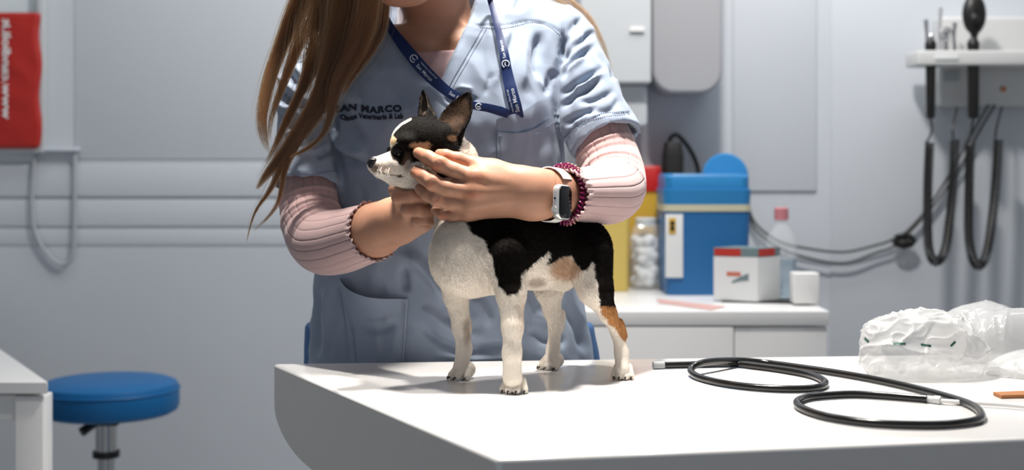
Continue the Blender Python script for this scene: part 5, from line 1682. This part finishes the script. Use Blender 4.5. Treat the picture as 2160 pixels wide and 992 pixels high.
# ---------------------------------------------------------------- lanyard, wrist watch, coil hair ties
M_lan = mat('navy_ribbon', (0.005, 0.019, 0.090), rough=0.45, bump=0.2, bump_scale=1500, bump_dist=0.0002, spec=0.4)
M_lanprint = mat('pale_ribbon_print', (0.52, 0.58, 0.68), rough=0.6)
class Ribbon:
    def __init__(self, rows, off=0.0035, n=90):
        """rows: px, py, width px (seen), lift mm"""
        c = catmull(np.array(rows, float)[:, :2], n)
        s0 = np.linspace(0, 1, len(rows))
        L = np.concatenate([[0], np.cumsum(np.linalg.norm(np.diff(np.array(rows, float)[:, :2], axis=0), axis=1))]); L /= L[-1]
        t = np.linspace(0, 1, n)
        self.w = np.interp(t, L, [r[2] for r in rows])
        lift = np.interp(t, L, [r[3] for r in rows]) * 0.001
        d = []
        for p, wd in zip(c, self.w):
            d.append(min(hit_px(sbvh, p[0] + a, p[1], 0.0, 2.12)[0].y for a in (-0.6 * wd, 0, 0.5 * wd)))
        d = np.array(d)
        dm = np.array([d[max(0, i - 9):i + 10].min() for i in range(n)])
        dm = np.convolve(np.pad(dm, 6, mode='edge'), np.ones(13) / 13, mode='valid')
        self.d = np.minimum(dm, dm) - off - lift
        self.c = c
        self.s = np.concatenate([[0], np.cumsum(np.linalg.norm(np.diff(c, axis=0), axis=1))])
        tg = np.gradient(c, axis=0); tg /= np.linalg.norm(tg, axis=1, keepdims=True)
        self.n = np.stack([-tg[:, 1], tg[:, 0]], axis=1)
    def at(self, s, v, lift=0.0):
        x = np.interp(s, self.s, self.c[:, 0]); y = np.interp(s, self.s, self.c[:, 1])
        nx = np.interp(s, self.s, self.n[:, 0]); ny = np.interp(s, self.s, self.n[:, 1])
        d = np.interp(s, self.s, self.d)
        return Vector(P(x + nx * v, y + ny * v, d - lift))
    def geo(self):
        b = MB()
        V = []
        for i, s in enumerate(self.s):
            for v, l in ((-.5, 0), (-.25, .0004), (0, .0006), (.25, .0004), (.5, 0), (.5, -.0009), (0, -.0004), (-.5, -.0009)):
                V.append(self.at(s, v * self.w[i], l))
        n = len(self.s)
        F = [(i * 8 + k, i * 8 + (k + 1) % 8, (i + 1) * 8 + (k + 1) % 8, (i + 1) * 8 + k) for i in range(n - 1) for k in range(8)]
        F += [tuple(range(8))[::-1], tuple((n - 1) * 8 + k for k in range(8))]
        return b.add(V, F)
lan = empty('lanyard', P(1075, 240, 2.08))
tag(lan, 'navy blue ribbon lanyard with pale print hanging round the neck into the chest pocket', 'lanyard')
r1 = Ribbon([(806, 22, 14, 0), (826, 62, 18, 0), (850, 95, 24, 0.5), (880, 132, 27, 0.5), (908, 162, 26, 1), (940, 190, 22, 2), (968, 208, 20, 3), (998, 222, 17, 3), (1030, 228, 18, 2), (1056, 235, 20, 1), (1070, 240, 18, 0), (1082, 247, 16, -6)])
r2 = Ribbon([(1012, -58, 13, 0), (1028, -18, 12, 0), (1042, 30, 12, 0), (1053, 72, 15, 1), (1063, 112, 20, 1), (1069, 150, 23, 1), (1078, 190, 26, 1), (1087, 224, 27, 0), (1090, 236, 26, -1), (1093, 250, 25, -6)])
for r in (r1, r2):
    r.geo().build('ribbon', M_lan, lan)
def rib_text(r, s0, size, word, v0=0.0, rev=False, mt=None):
    # u along the ribbon, v across it
    sg = -1 if rev else 1
    writing('ribbon_print', word, mt or M_lanprint, lan, lambda a, b: r.at(s0 + sg * a * size, sg * -(b - 0.5) * size + v0, 0.0011), bold=0.01)
def rib_logo(r, s0, R):
    m_ = MB()
    pts_ = [r.at(s0 + R * math.cos(a), R * math.sin(a), 0.0012) for a in np.linspace(0.5, 5.6, 22)]
    m_.tube(pts_, 0.0009, 6)
    m_.tube([r.at(s0 - R * 0.5, 0, 0.0012), r.at(s0 + R * 0.1, R * 0.25, 0.0012), r.at(s0 + R * 0.6, -R * 0.1, 0.0012)], 0.0009, 6)
    m_.build('ribbon_logo', M_lanprint, lan)
M_lanprint_dim = M_lanprint
rib_logo(r1, 122, 7.5)
rib_text(r1, 136, 7.5, 'San Marco', 3)
rib_text(r1, 138, 3.6, 'Veterinary Clinic & Lab', -7)
rib_text(r1, 226, 7.5, 'San Marco', -1)
rib_logo(r1, 295, 6.0)
rib_text(r2, 306, 8.5, 'San Marco', -2, rev=True)
rib_text(r2, 306, 3.8, 'Veterinary Clinic & Lab', 8, rev=True)
rib_logo(r2, 201, 7.5)
rib_text(r2, 189, 6.5, 'San Marco', 1, rev=True)

# wrist watch
e1 = Vector((0.50, 0.865, 0.0)).normalized()                              # along the forearm, away from the hand
e3 = Vector((0.865, -0.50, 0.02)).normalized()                            # out of the screen
e2 = e3.cross(e1).normalized()
e2.z = -e2.z if e2.z > 0 else e2.z
wc = Vector(P(1186, 427, 1.862))
tl = Vector((-0.16, 0, -1.0)).normalized()
e2 = (tl - e3 * tl.dot(e3)).normalized()
e1 = e2.cross(e3)
if e1.y < 0:
    e1 = -e1
def W(a, b, c):
    return wc + (e1 * a + e2 * b + e3 * c) * 1.12
watch = empty('wrist_watch', wc)
tag(watch, 'square wrist watch with black screen on a white strap', 'watch')
M_case = mat('silver_case', (0.70, 0.69, 0.67), rough=0.25, metal=0.6)
M_screen = mat('watch_screen', (0.006, 0.006, 0.006), rough=0.12, spec=0.3)
M_strap = mat('white_strap', (0.78, 0.76, 0.73), rough=0.4)
def wloft(levels, seg=9):
    V, n_ = [], 0
    for c, ha, hb, rc in levels:
        ring = []
        for q_, (sx, sy) in enumerate(((1, 1), (-1, 1), (-1, -1), (1, -1))):
            for k in range(seg):
                t = math.pi / 2 * (q_ + k / (seg - 1))
                ring.append(W(sx * (ha - rc) + rc * math.cos(t), sy * (hb - rc) + rc * math.sin(t), c))
        V += ring; n_ = len(ring)
    F = [list(range(n_))[::-1], [(len(levels) - 1) * n_ + i for i in range(n_)]]
    for l in range(len(levels) - 1):
        for i in range(n_):
            j = (i + 1) % n_
            F.append((l * n_ + i, l * n_ + j, (l + 1) * n_ + j, (l + 1) * n_ + i))
    return MB().add(V, F)
wloft([(-0.0050, 0.0140, 0.0180, 0.008), (-0.0035, 0.0165, 0.0202, 0.009), (0.0005, 0.0172, 0.0208, 0.0092), (0.0030, 0.0166, 0.0203, 0.009), (0.0040, 0.0156, 0.0192, 0.0085)]).build('case', M_case, watch)
wloft([(0.0034, 0.0150, 0.0187, 0.008), (0.0046, 0.0148, 0.0185, 0.008), (0.0052, 0.0138, 0.0175, 0.0075)]).build('screen', M_screen, watch)
a, b = W(-0.0165, 0.0085, -0.0005), W(-0.0205, 0.0085, -0.0005)
MB().tube([a, a + (b - a) * 0.2, b], [0.0032, 0.0036, 0.0034], 20).build('crown', M_case, watch)
MB().tube([W(-0.0170, -0.004, -0.0005), W(-0.0178, -0.004, -0.0005)], [0.0014, 0.0013], 12).build('microphone_dot', M_screen, watch)
# strap: ring round the wrist
ax_c = Vector(P(1163, 411, 1.893))
V, ns = [], 64
ctr = ax_c
up_ = -e2
sidev = e3
for i in range(ns + 1):
    t = math.radians(34) + (2 * math.pi - math.radians(68)) * i / ns          # starts at one edge of the case, runs behind the wrist
    hh, hw = 0.0360, 0.0290
    p = ctr + sidev * (hw * math.cos(t)) + up_ * (hh * math.sin(t))
    nrm = (sidev * (math.cos(t) / hw) + up_ * (math.sin(t) / hh)).normalized()
    wd = 0.0118
    for q_, l in ((-1, 0.0), (-0.9, 0.0010), (0.9, 0.0010), (1, 0.0), (0.9, -0.0008), (-0.9, -0.0008)):
        V.append(p + e1 * (q_ * wd) + nrm * l)
F = [(i * 6 + k, i * 6 + (k + 1) % 6, (i + 1) * 6 + (k + 1) % 6, (i + 1) * 6 + k) for i in range(ns) for k in range(6)]
MB().add(V, F).build('strap', M_strap, watch)
# coil ties round the cuff
def coil_tie(name, c, r_h, r_w, wire, rc, turns, m, lab, ax):
    ax = ax.normalized()
    s = e3 - ax * e3.dot(ax); s.normalize()
    u_ = ax.cross(s)
    pts_ = []
    n_ = turns * 10
    for i in range(n_):
        t = 2 * math.pi * i / n_
        radial = (s * (math.cos(t) * r_h) + u_ * (math.sin(t) * r_w)).normalized()
        p = c + s * (r_w * math.cos(t)) + u_ * (r_h * math.sin(t))
        f = 2 * math.pi * turns * i / n_
        pts_.append(p + radial * (rc * math.cos(f)) + ax * (rc * math.sin(f)))
    pts_.append(pts_[0])
    o = MB().tube(pts_, wire, 6, caps=False).build(name, m)
    tag(o, lab, 'hair tie', 'coil hair ties on the cuff')
    return o
M_purple = mat('purple_coil', (0.30, 0.02, 0.13), rough=0.15, trans=0.35, spec=0.7)
M_peach = mat('peach_coil', (0.66, 0.36, 0.30), rough=0.18, trans=0.25, spec=0.7)
coil_tie('coil_hair_tie', Vector(P(1188, 410, 1.915)), 0.0385, 0.0300, 0.0013, 0.0036, 38, M_purple, 'dark pink coiled hair tie nearer the watch', e1)
coil_tie('coil_hair_tie', Vector(P(1194, 411, 1.924)), 0.0390, 0.0305, 0.0013, 0.0036, 38, M_peach, 'pale peach coiled hair tie further from the watch', e1)
